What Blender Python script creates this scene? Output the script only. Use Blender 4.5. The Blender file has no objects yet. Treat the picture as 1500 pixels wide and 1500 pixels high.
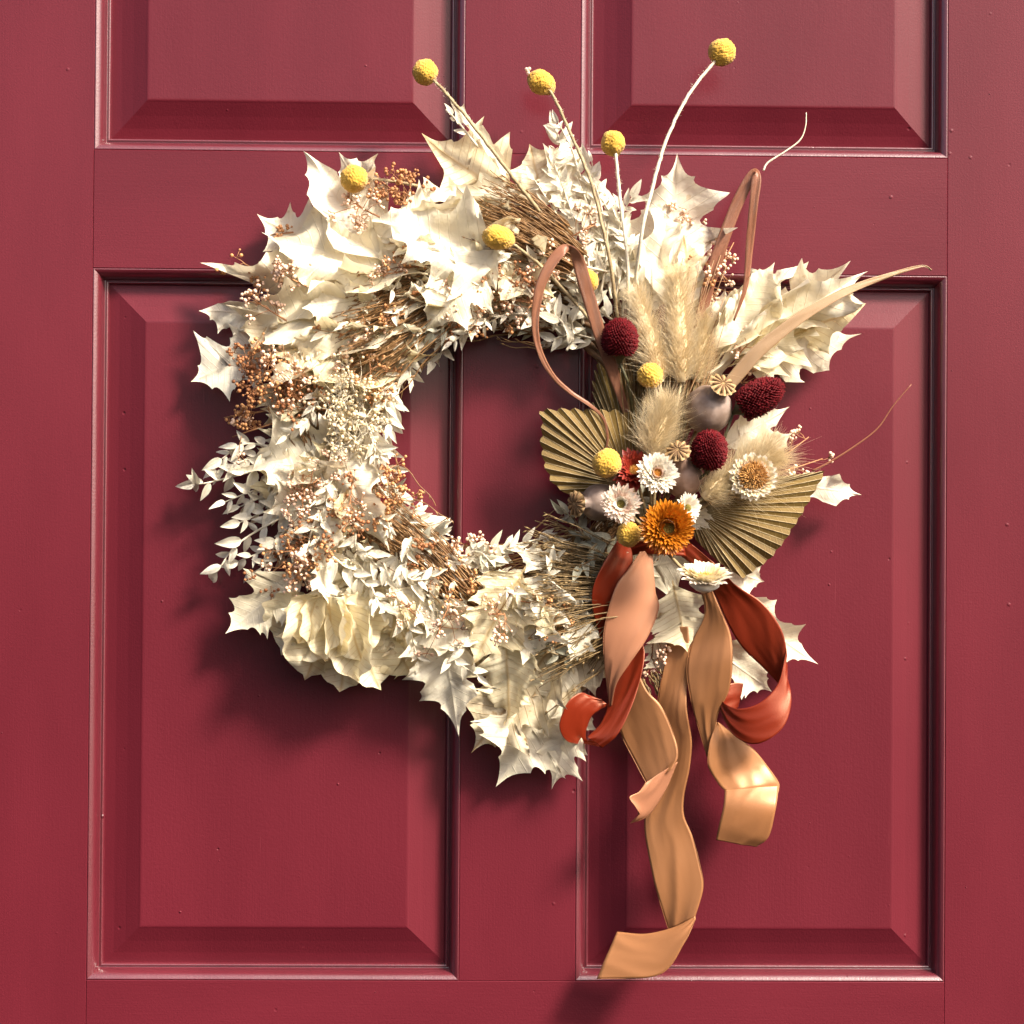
import bpy, math, random
import numpy as np
from mathutils import Vector, Matrix, noise
random.seed(7); np.random.seed(7)
sc = bpy.context.scene
col = sc.collection
rad = math.radians

# ------------------------------------------------------------------ camera
FOC = 86.0
YAW, PITCH, ROLL = -0.0243356, 0.0148177, -0.0068090
CAM = Vector((-0.05523, -2.0, 0.0))
CR = Matrix.Rotation(YAW, 3, 'Z') @ Matrix.Rotation(PITCH, 3, 'X') @ Matrix.Rotation(ROLL, 3, 'Y')
cam = bpy.data.cameras.new("camera"); cam.lens = FOC; cam.sensor_width = 36; cam.clip_end = 100; cam.clip_start = .05
cob = bpy.data.objects.new("camera", cam); col.objects.link(cob)
M3 = Matrix((CR.col[0], CR.col[2], -CR.col[1])).transposed()
cob.matrix_world = Matrix.Translation(CAM) @ M3.to_4x4()
sc.camera = cob

# ------------------------------------------------------------------ light
SUN = Vector((1.02, -1.0, 1.22)).normalized()
world = bpy.data.worlds.new("World"); sc.world = world; world.use_nodes = True
wn = world.node_tree.nodes; wl = world.node_tree.links
bg = wn.get("Background") or wn.new("ShaderNodeBackground")
sky = wn.new("ShaderNodeTexSky"); sky.sky_type = 'NISHITA'; sky.sun_disc = False
sky.sun_elevation = math.asin(SUN.z); sky.sun_rotation = math.atan2(SUN.x, SUN.y)
sky.air_density = .6; sky.dust_density = 6.0; sky.ozone_density = .3
wl.new(sky.outputs[0], bg.inputs[0]); bg.inputs[1].default_value = 0.135
sun = bpy.data.lights.new("sun", 'SUN'); sun.energy = 4.7; sun.angle = rad(12.0); sun.color = (1.0, .91, .77)
so = bpy.data.objects.new("sun", sun); col.objects.link(so)
so.rotation_euler = SUN.to_track_quat('Z', 'Y').to_euler()
sc.view_settings.view_transform = 'Standard'; sc.view_settings.look = 'None'
sc.view_settings.exposure = 0.92; sc.view_settings.gamma = 1

# ------------------------------------------------------------------ helpers
def P(px, py, h=0.0):
    """point of the place seen at photograph pixel (px, py), h metres in front of the door face"""
    h *= .82
    f = FOC / 36 * 1500
    d = CR @ Vector(((px - 750) / f, 1.0, (750 - py) / f))
    t = (-h - CAM.y) / d.y
    return CAM + d * t
PX = P(751, 750, .04).x - P(750, 750, .04).x      # metres per photograph pixel near the wreath

def empty(name, label, cat, loc=(0, 0, 0), group=None, kind=None, parent=None):
    o = bpy.data.objects.new(name, None); o.empty_display_size = .02; col.objects.link(o); o.location = loc
    if label: o['label'] = label
    if cat: o['category'] = cat
    if group: o['group'] = group
    if kind: o['kind'] = kind
    return o

def wloc(o):
    v = Vector((0, 0, 0))
    while o is not None:
        v += o.location; o = o.parent
    return v

def mesh(name, V, F, mat, smooth=True, uv=None):
    me = bpy.data.meshes.new(name)
    me.from_pydata([tuple(v) for v in V], [], F)
    if uv is not None:
        l = me.uv_layers.new(name="UVMap")
        idx = np.empty(len(me.loops), dtype=np.int32); me.loops.foreach_get('vertex_index', idx)
        l.data.foreach_set('uv', np.asarray(uv, dtype=np.float32)[idx].ravel())
    if smooth: me.polygons.foreach_set('use_smooth', [True] * len(me.polygons))
    me.materials.append(mat); me.update()
    return me

def part(name, V, F, mat, parent=None, origin=None, smooth=True, uv=None, kind=None, label=None):
    """one mesh object; V in world space, stored relative to its own origin"""
    base = Vector(origin) if origin is not None else (wloc(parent) if parent else Vector((0, 0, 0)))
    a = np.asarray([tuple(v) for v in V], dtype=float) - np.array(base)
    o = bpy.data.objects.new(name, mesh(name, a, F, mat, smooth, uv)); col.objects.link(o)
    if parent: o.parent = parent; o.location = base - wloc(parent)
    else: o.location = base
    if kind: o['kind'] = kind
    if label: o['label'] = label
    return o

class MB:
    def __init__(s): s.V = []; s.F = []; s.U = []
    def add(s, V, F, U=None):
        b = len(s.V); s.V.extend(V); s.F.extend([tuple(i + b for i in f) for f in F])
        s.U.extend(U if U is not None else [(0, 0)] * len(V))
    def build(s, name, mat, parent=None, **k):
        return part(name, s.V, s.F, mat, parent, uv=s.U, **k)

def crom(pts, n):
    """Catmull-Rom through tuples of any length"""
    P_ = [np.array(p, float) for p in pts]
    P_ = [2 * P_[0] - P_[1]] + P_ + [2 * P_[-1] - P_[-2]]
    out = []
    for i in range(1, len(P_) - 2):
        for j in range(n):
            t = j / n
            a, b, c, d = P_[i - 1:i + 3]
            out.append(.5 * (2 * b + (c - a) * t + (2 * a - 5 * b + 4 * c - d) * t * t + (3 * b - a - 3 * c + d) * t ** 3))
    out.append(P_[-2]); return out

def frame(axis, up=Vector((0, 0, 1))):
    z = Vector(axis).normalized()
    if abs(z.dot(up)) > .95: up = Vector((1, 0, 0))
    x = up.cross(z).normalized(); y = z.cross(x)
    return Matrix((x, y, z)).transposed()

def tube(mb, pts, r0, r1=None, sides=6):
    if r1 is None: r1 = r0
    n = len(pts); V = []; F = []
    pts = [Vector(p) for p in pts]
    X = None
    for i, p in enumerate(pts):
        t = (pts[min(i + 1, n - 1)] - pts[max(i - 1, 0)])
        if t.length < 1e-9: t = Vector((0, 0, 1))
        t.normalize()
        if X is None: X = frame(t).col[0].copy()
        X = (X - t * X.dot(t)).normalized(); Y = t.cross(X)
        u = i / max(1, n - 1); r = (r0[i] if isinstance(r0, (list, tuple)) else r0 + (r1 - r0) * u)
        for k in range(sides):
            a = 2 * math.pi * k / sides
            V.append(p + (X * math.cos(a) + Y * math.sin(a)) * r)
    for i in range(n - 1):
        for k in range(sides):
            F.append((i * sides + k, i * sides + (k + 1) % sides, (i + 1) * sides + (k + 1) % sides, (i + 1) * sides + k))
    F.append(tuple(range(sides))[::-1]); F.append(tuple(range((n - 1) * sides, n * sides)))
    mb.add(V, F, [(0, i / n) for i in range(n) for _ in range(sides)])

def hairs(starts, dirs, lens, w, bend, segs=4):
    """many fine tapered three-sided hairs (numpy)"""
    S = np.asarray(starts); D = np.asarray(dirs); L = np.asarray(lens)[:, None]; B = np.asarray(bend)
    D = D / np.linalg.norm(D, axis=1, keepdims=True)
    X = np.cross(D, np.array([0.3, .2, .9])); X /= np.linalg.norm(X, axis=1, keepdims=True)
    Y = np.cross(D, X); n = len(S); V = []
    for i in range(segs + 1):
        u = i / segs
        c = S + D * L * u + B * L * u * u
        r = w * (1 - .85 * u)
        for k in range(3):
            a = 2.094 * k
            V.append(c + (X * math.cos(a) + Y * math.sin(a)) * r)
    V = np.stack(V, 1)                      # n, (segs+1)*3, 3
    m = (segs + 1) * 3
    f = []
    for i in range(segs):
        for k in range(3):
            f.append((i * 3 + k, i * 3 + (k + 1) % 3, (i + 1) * 3 + (k + 1) % 3, (i + 1) * 3 + k))
    f = np.array(f)
    F = (f[None] + (np.arange(n) * m)[:, None, None]).reshape(-1, 4)
    return V.reshape(-1, 3), F

def np_obj(name, V, F, mat, parent, origin, kind=None):
    me = bpy.data.meshes.new(name)
    V = V - np.array(origin)
    me.vertices.add(len(V)); me.vertices.foreach_set('co', V.astype(np.float32).ravel())
    k = F.shape[1]
    me.loops.add(F.size); me.loops.foreach_set('vertex_index', F.astype(np.int32).ravel())
    me.polygons.add(len(F)); me.polygons.foreach_set('loop_start', np.arange(0, F.size, k, dtype=np.int32))
    me.polygons.foreach_set('use_smooth', np.ones(len(F), bool))
    me.update(calc_edges=True); me.validate(); me.materials.append(mat)
    o = bpy.data.objects.new(name, me); col.objects.link(o)
    o.parent = parent; o.location = Vector(origin) - wloc(parent)
    if kind: o['kind'] = kind
    return o

def ico(sub):
    import bmesh
    bm = bmesh.new(); bmesh.ops.create_icosphere(bm, subdivisions=sub, radius=1)
    V = np.array([v.co[:] for v in bm.verts]); F = [tuple(v.index for v in f.verts) for f in bm.faces]
    bm.free(); return V, F

def fib(n):
    i = np.arange(n) + .5; ph = np.arccos(1 - 2 * i / n); th = math.pi * (1 + 5 ** .5) * i
    return np.stack([np.cos(th) * np.sin(ph), np.sin(th) * np.sin(ph), np.cos(ph)], 1)

# ------------------------------------------------------------------ materials
def new_mat(name):
    m = bpy.data.materials.new(name); m.use_nodes = True
    nt = m.node_tree; b = nt.nodes["Principled BSDF"]
    return m, nt, b
def N(nt, t, **k):
    n = nt.nodes.new(t)
    for a, v in k.items():
        if a in ('operation', 'blend_type', 'data_type', 'wave_type', 'feature', 'bands_direction', 'distance', 'noise_dimensions'): setattr(n, a, v)
        else: n.inputs[a].default_value = v
    return n
def ramp(nt, src, stops):
    r = nt.nodes.new('ShaderNodeValToRGB'); e = r.color_ramp.elements
    while len(e) < len(stops): e.new(.5)
    for i, (p, c) in enumerate(stops): e[i].position = p; e[i].color = (*c, 1) if len(c) == 3 else c
    nt.links.new(src, r.inputs[0]); return r

def paint(name, grain, coat=.42, cr=.2, spec=.12, r0=.42):
    m, nt, b = new_mat(name); L = nt.links.new
    tc = nt.nodes.new('ShaderNodeTexCoord')
    def mp(s):
        n = nt.nodes.new('ShaderNodeMapping'); n.inputs['Scale'].default_value = s; L(tc.outputs['Object'], n.inputs[0]); return n.outputs[0]
    g = {'v': (900, 900, 22), 'h': (22, 900, 900)}[grain]
    n1 = N(nt, 'ShaderNodeTexNoise', Scale=1.0, Detail=4.0, Roughness=.6); L(mp(g), n1.inputs['Vector'])        # brush strokes
    n2 = N(nt, 'ShaderNodeTexNoise', Scale=650.0, Detail=3.0, Roughness=.55); L(tc.outputs['Object'], n2.inputs['Vector'])  # orange peel
    n3 = N(nt, 'ShaderNodeTexNoise', Scale=9.0, Detail=3.0, Roughness=.5); L(mp({'v': (1, 1, .35), 'h': (.35, 1, 1)}[grain]), n3.inputs['Vector'])
    vo = N(nt, 'ShaderNodeTexVoronoi', Scale=62.0, Randomness=1.0); L(tc.outputs['Object'], vo.inputs['Vector'])     # nubs in the paint
    sep = nt.nodes.new('ShaderNodeSeparateColor'); L(vo.outputs['Color'], sep.inputs[0])
    sel = N(nt, 'ShaderNodeMath', operation='GREATER_THAN'); L(sep.outputs[0], sel.inputs[0]); sel.inputs[1].default_value = .80
    rr = N(nt, 'ShaderNodeMapRange'); L(sep.outputs[1], rr.inputs[0]); rr.inputs[3].default_value = .05; rr.inputs[4].default_value = .13
    dd = N(nt, 'ShaderNodeMath', operation='DIVIDE'); L(vo.outputs['Distance'], dd.inputs[0]); L(rr.outputs[0], dd.inputs[1])
    nb = N(nt, 'ShaderNodeMapRange'); nb.interpolation_type = 'SMOOTHSTEP'; L(dd.outputs[0], nb.inputs[0]); nb.inputs[1].default_value = 1; nb.inputs[2].default_value = 0
    mu = N(nt, 'ShaderNodeMath', operation='MULTIPLY'); L(nb.outputs[0], mu.inputs[0]); L(sel.outputs[0], mu.inputs[1])
    sg = N(nt, 'ShaderNodeMath', operation='GREATER_THAN'); L(sep.outputs[2], sg.inputs[0]); sg.inputs[1].default_value = .35
    sgn = N(nt, 'ShaderNodeMath', operation='MULTIPLY_ADD'); L(sg.outputs[0], sgn.inputs[0]); sgn.inputs[1].default_value = 2; sgn.inputs[2].default_value = -1
    mu2 = N(nt, 'ShaderNodeMath', operation='MULTIPLY'); L(mu.outputs[0], mu2.inputs[0]); L(sgn.outputs[0], mu2.inputs[1])
    prev = None
    for src, st, di in ((n3.outputs[0], .5, .0035), (n1.outputs[0], .5, .00022), (n2.outputs[0], .6, .0003), (mu2.outputs[0], 1.0, .0007)):
        bp = N(nt, 'ShaderNodeBump', Strength=st, Distance=di); L(src, bp.inputs['Height'])
        if prev: L(prev.outputs[0], bp.inputs['Normal'])
        prev = bp
    L(prev.outputs[0], b.inputs['Normal'])
    c = ramp(nt, n3.outputs[0], [(.3, (.086, .0078, .0146)), (.7, (.108, .0100, .0184))])
    sc_ = N(nt, 'ShaderNodeTexNoise', Scale=1.0, Detail=2.0); L(mp({'v': (420, 420, 9), 'h': (9, 420, 420)}[grain]), sc_.inputs['Vector'])
    sr = ramp(nt, sc_.outputs[0], [(.75, (0, 0, 0)), (.84, (1, 1, 1))])
    mx = N(nt, 'ShaderNodeMix', data_type='RGBA'); L(sr.outputs[0], mx.inputs[0]); L(c.outputs[0], mx.inputs[6]); mx.inputs[7].default_value = (.21, .04, .05, 1)
    L(mx.outputs[2], b.inputs['Base Color'])
    r = ramp(nt, n3.outputs[0], [(.2, (r0,) * 3), (.8, (r0 + .08,) * 3)]); L(r.outputs[0], b.inputs['Roughness'])
    b.inputs['Coat Weight'].default_value = coat; b.inputs['Coat Roughness'].default_value = cr; b.inputs['Specular IOR Level'].default_value = spec
    return m
PM = paint('door_paint_moulding', 'v', 1.0, .2, 1.0, .3); PV = paint('door_paint_vertical', 'v'); PH = paint('door_paint_horizontal', 'h')

def leafmat(name, c0, c1, vein, trans=.35, vs=26.0, rough=.5, bump=.0007, spot=None):
    m, nt, b = new_mat(name); L = nt.links.new
    uv = nt.nodes.new('ShaderNodeUVMap'); sp = nt.nodes.new('ShaderNodeSeparateXYZ'); L(uv.outputs[0], sp.inputs[0])
    ab = N(nt, 'ShaderNodeMath', operation='ABSOLUTE'); L(sp.outputs[0], ab.inputs[0])
    q = N(nt, 'ShaderNodeMath', operation='MULTIPLY_ADD'); L(ab.outputs[0], q.inputs[0]); q.inputs[1].default_value = -.34; L(sp.outputs[1], q.inputs[2])
    ms = N(nt, 'ShaderNodeMath', operation='MULTIPLY'); L(q.outputs[0], ms.inputs[0]); ms.inputs[1].default_value = vs
    fr = N(nt, 'ShaderNodeMath', operation='PINGPONG'); L(ms.outputs[0], fr.inputs[0]); fr.inputs[1].default_value = 1.0
    vr = ramp(nt, fr.outputs[0], [(0, (1, 1, 1)), (.12, (0, 0, 0))])
    mr = ramp(nt, ab.outputs[0], [(0, (1, 1, 1)), (.035, (0, 0, 0))])
    mxv = N(nt, 'ShaderNodeMath', operation='MAXIMUM'); L(vr.outputs[0], mxv.inputs[0]); L(mr.outputs[0], mxv.inputs[1])
    tc = nt.nodes.new('ShaderNodeTexCoord'); oi = nt.nodes.new('ShaderNodeObjectInfo')
    ns = N(nt, 'ShaderNodeTexNoise', Scale=38.0, Detail=5.0, Roughness=.6); L(tc.outputs['Object'], ns.inputs['Vector'])
    ad = N(nt, 'ShaderNodeMath', operation='ADD'); L(ns.outputs[0], ad.inputs[0])
    oo = N(nt, 'ShaderNodeMath', operation='MULTIPLY_ADD'); L(oi.outputs['Random'], oo.inputs[0]); oo.inputs[1].default_value = .5; oo.inputs[2].default_value = -.25
    L(oo.outputs[0], ad.inputs[1])
    c = ramp(nt, ad.outputs[0], [(.25, c0), (.75, c1)])
    mx = N(nt, 'ShaderNodeMix', data_type='RGBA'); L(mxv.outputs[0], mx.inputs[0]); L(c.outputs[0], mx.inputs[6]); mx.inputs[7].default_value = (*vein, 1)
    cl = mx.outputs[2]
    if spot:
        n4 = N(nt, 'ShaderNodeTexNoise', Scale=120.0, Detail=3.0); L(tc.outputs['Object'], n4.inputs['Vector'])
        r4 = ramp(nt, n4.outputs[0], [(.66, (0, 0, 0)), (.74, (1, 1, 1))])
        m4 = N(nt, 'ShaderNodeMix', data_type='RGBA'); L(r4.outputs[0], m4.inputs[0]); L(cl, m4.inputs[6]); m4.inputs[7].default_value = (*spot, 1); cl = m4.outputs[2]
    L(cl, b.inputs['Base Color']); b.inputs['Roughness'].default_value = rough
    n5 = N(nt, 'ShaderNodeTexNoise', Scale=300.0, Detail=4.0); L(tc.outputs['Object'], n5.inputs['Vector'])
    b1 = N(nt, 'ShaderNodeBump', Strength=.6, Distance=bump); L(n5.outputs[0], b1.inputs['Height'])
    b2 = N(nt, 'ShaderNodeBump', Strength=.6, Distance=bump * .8); L(mxv.outputs[0], b2.inputs['Height']); L(b1.outputs[0], b2.inputs['Normal'])
    L(b2.outputs[0], b.inputs['Normal'])
    if trans:
        tr = nt.nodes.new('ShaderNodeBsdfTranslucent'); L(cl, tr.inputs[0]); L(b2.outputs[0], tr.inputs[1])
        ms_ = nt.nodes.new('ShaderNodeMixShader'); ms_.inputs[0].default_value = trans
        out = nt.nodes['Material Output']; L(b.outputs[0], ms_.inputs[1]); L(tr.outputs[0], ms_.inputs[2]); L(ms_.outputs[0], out.inputs[0])
    return m
OAKW = leafmat('bleached_oak_leaf', (.81, .73, .53), (.88, .82, .67), (.82, .75, .58), .32, spot=(.72, .61, .42))
OAKY = leafmat('cream_oak_leaf', (.78, .67, .42), (.86, .79, .58), (.66, .50, .26), .38, spot=(.64, .47, .24))
OAKB = leafmat('tan_oak_leaf', (.50, .40, .24), (.66, .57, .40), (.42, .28, .13), .35, spot=(.42, .28, .14))
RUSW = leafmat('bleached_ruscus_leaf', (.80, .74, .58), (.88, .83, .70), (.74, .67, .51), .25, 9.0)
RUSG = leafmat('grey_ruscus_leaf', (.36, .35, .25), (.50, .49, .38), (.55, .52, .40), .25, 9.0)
PALM = leafmat('palm_leaf', (.115, .066, .010), (.180, .112, .022), (.24, .16, .05), .08, 90.0, .7, .0004)
PALMB = leafmat('brown_palm_leaf', (0.2592, 0.1440, 0.0612), (0.3600, 0.2232, 0.1080), (0.3960, 0.2736, 0.1440), .15, 90.0, .45, .0004)
FLAX = leafmat('terracotta_flax', (0.2257, 0.0818, 0.0423), (0.2933, 0.1241, 0.0677), (0.2369, 0.0903, 0.0451), .12, 200.0, .4, .0003)
FLAXL = leafmat('tan_flax', (0.3853, 0.2477, 0.1376), (0.4678, 0.3234, 0.1995), (0.3440, 0.2064, 0.1032), .12, 200.0, .4, .0003)

def simple(name, c0, c1, scale=120.0, rough=.6, bump=.0005, trans=0, spec=.4, random_obj=False, sheen=0):
    m, nt, b = new_mat(name); L = nt.links.new
    tc = nt.nodes.new('ShaderNodeTexCoord')
    ns = N(nt, 'ShaderNodeTexNoise', Scale=scale, Detail=4.0, Roughness=.6); L(tc.outputs['Object'], ns.inputs['Vector'])
    c = ramp(nt, ns.outputs[0], [(.3, c0), (.7, c1)]); L(c.outputs[0], b.inputs['Base Color'])
    b.inputs['Roughness'].default_value = rough; b.inputs['Specular IOR Level'].default_value = spec
    bp = N(nt, 'ShaderNodeBump', Strength=.6, Distance=bump); L(ns.outputs[0], bp.inputs['Height']); L(bp.outputs[0], b.inputs['Normal'])
    if sheen: b.inputs['Sheen Weight'].default_value = sheen
    if trans:
        tr = nt.nodes.new('ShaderNodeBsdfTranslucent'); L(c.outputs[0], tr.inputs[0])
        ms_ = nt.nodes.new('ShaderNodeMixShader'); ms_.inputs[0].default_value = trans
        L(b.outputs[0], ms_.inputs[1]); L(tr.outputs[0], ms_.inputs[2]); L(ms_.outputs[0], nt.nodes['Material Output'].inputs[0])
    return m
TWIG = simple('brown_twig', (.09, .045, .02), (.22, .12, .055), 300)
WSTEM = simple('bleached_stem', (.58, .50, .36), (.74, .68, .54), 200)
GSTEM = simple('dried_green_stem', (.20, .13, .06), (.42, .34, .19), 260)
BERRY = simple('copper_seed', (0.3454, 0.1439, 0.0480), (0.5756, 0.2975, 0.1247), 90, .5)
BERRYD = simple('dark_copper_seed', (0.2302, 0.0815, 0.0288), (0.4221, 0.1823, 0.0720), 90, .5)
BERRYP = simple('pink_seed', (0.6696, 0.4320, 0.2916), (0.8208, 0.6048, 0.4536), 90, .5)
BERRYW = simple('cream_gypsophila', (.82, .68, .42), (.88, .78, .56), 90, .6, trans=.3)
BRSTEM = simple('copper_stem', (.28, .12, .05), (.44, .22, .10), 200)
BROOM = simple('brown_broom_grass', (0.1375, 0.0688, 0.0230), (0.3301, 0.1834, 0.0734), 160, .45, .0003)
BROOMO = simple('olive_broom_grass', (0.1230, 0.0738, 0.0246), (0.2788, 0.1886, 0.0820), 160, .45, .0003)
YEL = simple('yellow_floret', (.50, .25, .012), (.66, .40, .045), 420, .75, .0006, sheen=.3)
YELD = simple('golden_floret', (.52, .27, .02), (.68, .42, .05), 420, .75, .0006, sheen=.3)
RED = simple('burgundy_bract', (0.0464, 0.0009, 0.0025), (0.1300, 0.0025, 0.0062), 300, .6, .0003, spec=.15)
REDB = simple('crimson_petal', (0.1858, 0.0124, 0.0074), (0.2848, 0.0310, 0.0124), 200, .45, .0003)
CALYX = simple('dark_green_calyx', (.03, .03, .012), (.09, .075, .03), 200, .6)
FLUFF = simple('beige_grass_hair', (.86, .73, .49), (.90, .81, .62), 60, .55, trans=.55)
FLUFFB = simple('blond_core', (.70, .56, .33), (.80, .68, .46), 300, .7)
PETW = simple('white_papery_petal', (.80, .73, .60), (.87, .83, .75), 120, .4, .0002, trans=.42)
PETP = simple('blush_papery_petal', (.78, .56, .44), (.84, .73, .63), 120, .4, .0002, trans=.42)
PETO = simple('orange_papery_petal', (.46, .13, .006), (.60, .225, .014), 160, .4, .0002, trans=.2)
PETC = simple('cream_papery_petal', (.80, .66, .38), (.84, .76, .55), 120, .4, .0002, trans=.2)
DISCO = simple('ochre_disc', (.42, .18, .03), (.66, .36, .08), 500, .7)
DISCG = simple('olive_disc', (.18, .14, .03), (.40, .33, .08), 500, .7)
DISCB = simple('brown_disc', (.30, .13, .03), (.52, .28, .08), 500, .7)
PODM = simple('mauve_poppy_pod', (0.1376, 0.0843, 0.0559), (0.3096, 0.2408, 0.2064), 45, .5, .0012)
PODT = simple('taupe_poppy_pod', (0.1834, 0.1058, 0.0705), (0.3103, 0.2045, 0.1622), 60, .55)
CROWN = simple('tan_pod_crown', (0.2580, 0.1548, 0.0645), (0.3956, 0.2666, 0.1290), 260, .6)
CROWNG = simple('groove_brown', (.10, .05, .02), (.16, .09, .04), 260, .8)

def satin(name, c, c2):
    m, nt, b = new_mat(name); L = nt.links.new
    uv = nt.nodes.new('ShaderNodeUVMap')
    mp = nt.nodes.new('ShaderNodeMapping'); mp.inputs['Scale'].default_value = (420, 420, 1); L(uv.outputs[0], mp.inputs[0])
    ns = N(nt, 'ShaderNodeTexNoise', Scale=1.0, Detail=3.0, Roughness=.6); L(mp.outputs[0], ns.inputs['Vector'])
    mp2 = nt.nodes.new('ShaderNodeMapping'); mp2.inputs['Scale'].default_value = (5, 1.5, 1); L(uv.outputs[0], mp2.inputs[0])
    n2 = N(nt, 'ShaderNodeTexNoise', Scale=1.0, Detail=2.0); L(mp2.outputs[0], n2.inputs['Vector'])
    cr = ramp(nt, ns.outputs[0], [(.35, tuple(v * .86 for v in c)), (.65, c2)]); L(cr.outputs[0], b.inputs['Base Color'])
    b.inputs['Roughness'].default_value = .34; b.inputs['Specular IOR Level'].default_value = .7
    b.inputs['Specular Tint'].default_value = (1, .72, .5, 1)
    b.inputs['Metallic'].default_value = .10
    b.inputs['Anisotropic'].default_value = .6; b.inputs['Sheen Weight'].default_value = .0
    tn = nt.nodes.new('ShaderNodeTangent'); tn.direction_type = 'UV_MAP'; L(tn.outputs[0], b.inputs['Tangent'])
    b1 = N(nt, 'ShaderNodeBump', Strength=.35, Distance=.0002); L(ns.outputs[0], b1.inputs['Height'])
    b2 = N(nt, 'ShaderNodeBump', Strength=.22, Distance=.003); L(n2.outputs[0], b2.inputs['Height']); L(b1.outputs[0], b2.inputs['Normal'])
    L(b2.outputs[0], b.inputs['Normal'])
    return m
RUST = satin('rust_satin', (0.1554, 0.0143, 0.0050), (0.1974, 0.0210, 0.0067))
PEACH = satin('peach_satin', (0.3406, 0.1432, 0.0735), (0.3870, 0.1741, 0.1006))
TAN = satin('tan_satin', (0.2752, 0.1135, 0.0447), (0.3165, 0.1410, 0.0585))

# ------------------------------------------------------------------ the door
door = empty('door', 'glossy burgundy red painted timber door with four raised and fielded panels in view', 'door', (0, 0, -.62))
X1, X2, X3, X4 = -0.34993, -0.04746, 0.04748, 0.35021
ZA, ZB, ZC = 0.32324, 0.22628, -0.35291
def board(name, x0, x1, z0, z1, mat, dy=0.0):
    c = .0005; V = []; y = -dy
    rings = [(0, .042), (0, -.0004 * 0 + y + c), (c, y)]
    for ins, yy in rings:
        V += [(x0 + ins, yy, z0 + ins), (x1 - ins, yy, z0 + ins), (x1 - ins, yy, z1 - ins), (x0 + ins, yy, z1 - ins)]
    F = [(3, 2, 1, 0), (8, 9, 10, 11)]
    for r in range(2):
        for k in range(4): F.append((r * 4 + k, r * 4 + (k + 1) % 4, r * 4 + 4 + (k + 1) % 4, r * 4 + 4 + k))
    return part(name, V, F, mat, door, smooth=False)
board('stile', -.465, X1, -.62, 1.36, PV); board('stile', X4, .465, -.62, 1.36, PV)
board('rail', X1, X4, ZB, ZA, PH, .0002); board('rail', X1, X4, -.62, ZC, PH, .0002); board('rail', X1, X4, 1.22, 1.36, PH, .0002)
board('muntin', X2, X3, ZC, ZB, PV); board('muntin', X2, X3, ZA, 1.22, PV)

def sweep(rect, prof, cap=False):
    x0, x1, z0, z1 = rect; V = []; F = []
    for u, d in prof:
        V += [(x0 + u, d, z0 + u), (x1 - u, d, z0 + u), (x1 - u, d, z1 - u), (x0 + u, d, z1 - u)]
    for r in range(len(prof) - 1):
        for k in range(4): F.append((r * 4 + k, r * 4 + (k + 1) % 4, r * 4 + 4 + (k + 1) % 4, r * 4 + 4 + k))
    if cap: n = len(prof) - 1; F.append((n * 4, n * 4 + 1, n * 4 + 2, n * 4 + 3))
    return V, F
mm = .001
MOULD = [(.0, .6), (.3, .1), (1.2, .42), (2.4, 1.0), (3.6, 1.8), (4.8, 3.2), (5.8, 5.2), (6.6, 8.0), (7.2, 11.0), (7.7, 13.4), (8.4, 14.3), (8.9, 13.7), (9.6, 13.2), (10.3, 13.3), (10.9, 14.0), (11.3, 15), (11.6, 18)]
PANEL = [(11.2, 17.6), (13, 17.2), (20, 15.4), (30, 12.0), (40.8, 7.7), (41.6, 7.3), (42.2, 7.05), (43.0, 6.9), (44.0, 6.85)]
for rect in ((X1, X2, ZA, 1.22), (X3, X4, ZA, 1.22), (X1, X2, ZC, ZB), (X3, X4, ZC, ZB)):
    for nm, pr, mt, cap in (('moulding', MOULD, PM, False), ('panel', PANEL, PV, True)):
        V, F = sweep(rect, [(u * mm, d * mm) for u, d in pr], cap)
        # mitre-sharp corners: sides are built as four separate runs
        if nm == 'moulding':
            VV = []; FF = []; n = len(pr)
            for k in range(4):
                b0 = len(VV)
                for r in range(n): VV += [V[r * 4 + k], V[r * 4 + (k + 1) % 4]]
                for r in range(n - 1): FF.append((b0 + r * 2, b0 + r * 2 + 1, b0 + r * 2 + 3, b0 + r * 2 + 2))
            V, F = VV, FF
        o = part(nm, V, F, mt, door, smooth=(nm == 'moulding'))

# ------------------------------------------------------------------ the wreath: base ring
WC = P(722, 648, .03)
wreath = empty('wreath', 'round dried wreath of bleached oak leaves and copper seed sprays on the red door', 'wreath', WC)
RR = 222 * PX
mb = MB()
for k in range(9):
    ph = k * 2 * math.pi / 9; tw = random.choice([3, 4, 5]); ro = random.uniform(.006, .014); pts = []
    for i in range(91):
        a = 2 * math.pi * i / 90
        r = RR + ro * math.cos(tw * a + ph); h = .024 + ro * math.sin(tw * a + ph)
        pts.append(WC + Vector((math.cos(a) * r, .03 - h, math.sin(a) * r)))
    tube(mb, pts, .0026, sides=6)
mb.build('twig_ring', TWIG, wreath)

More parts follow.
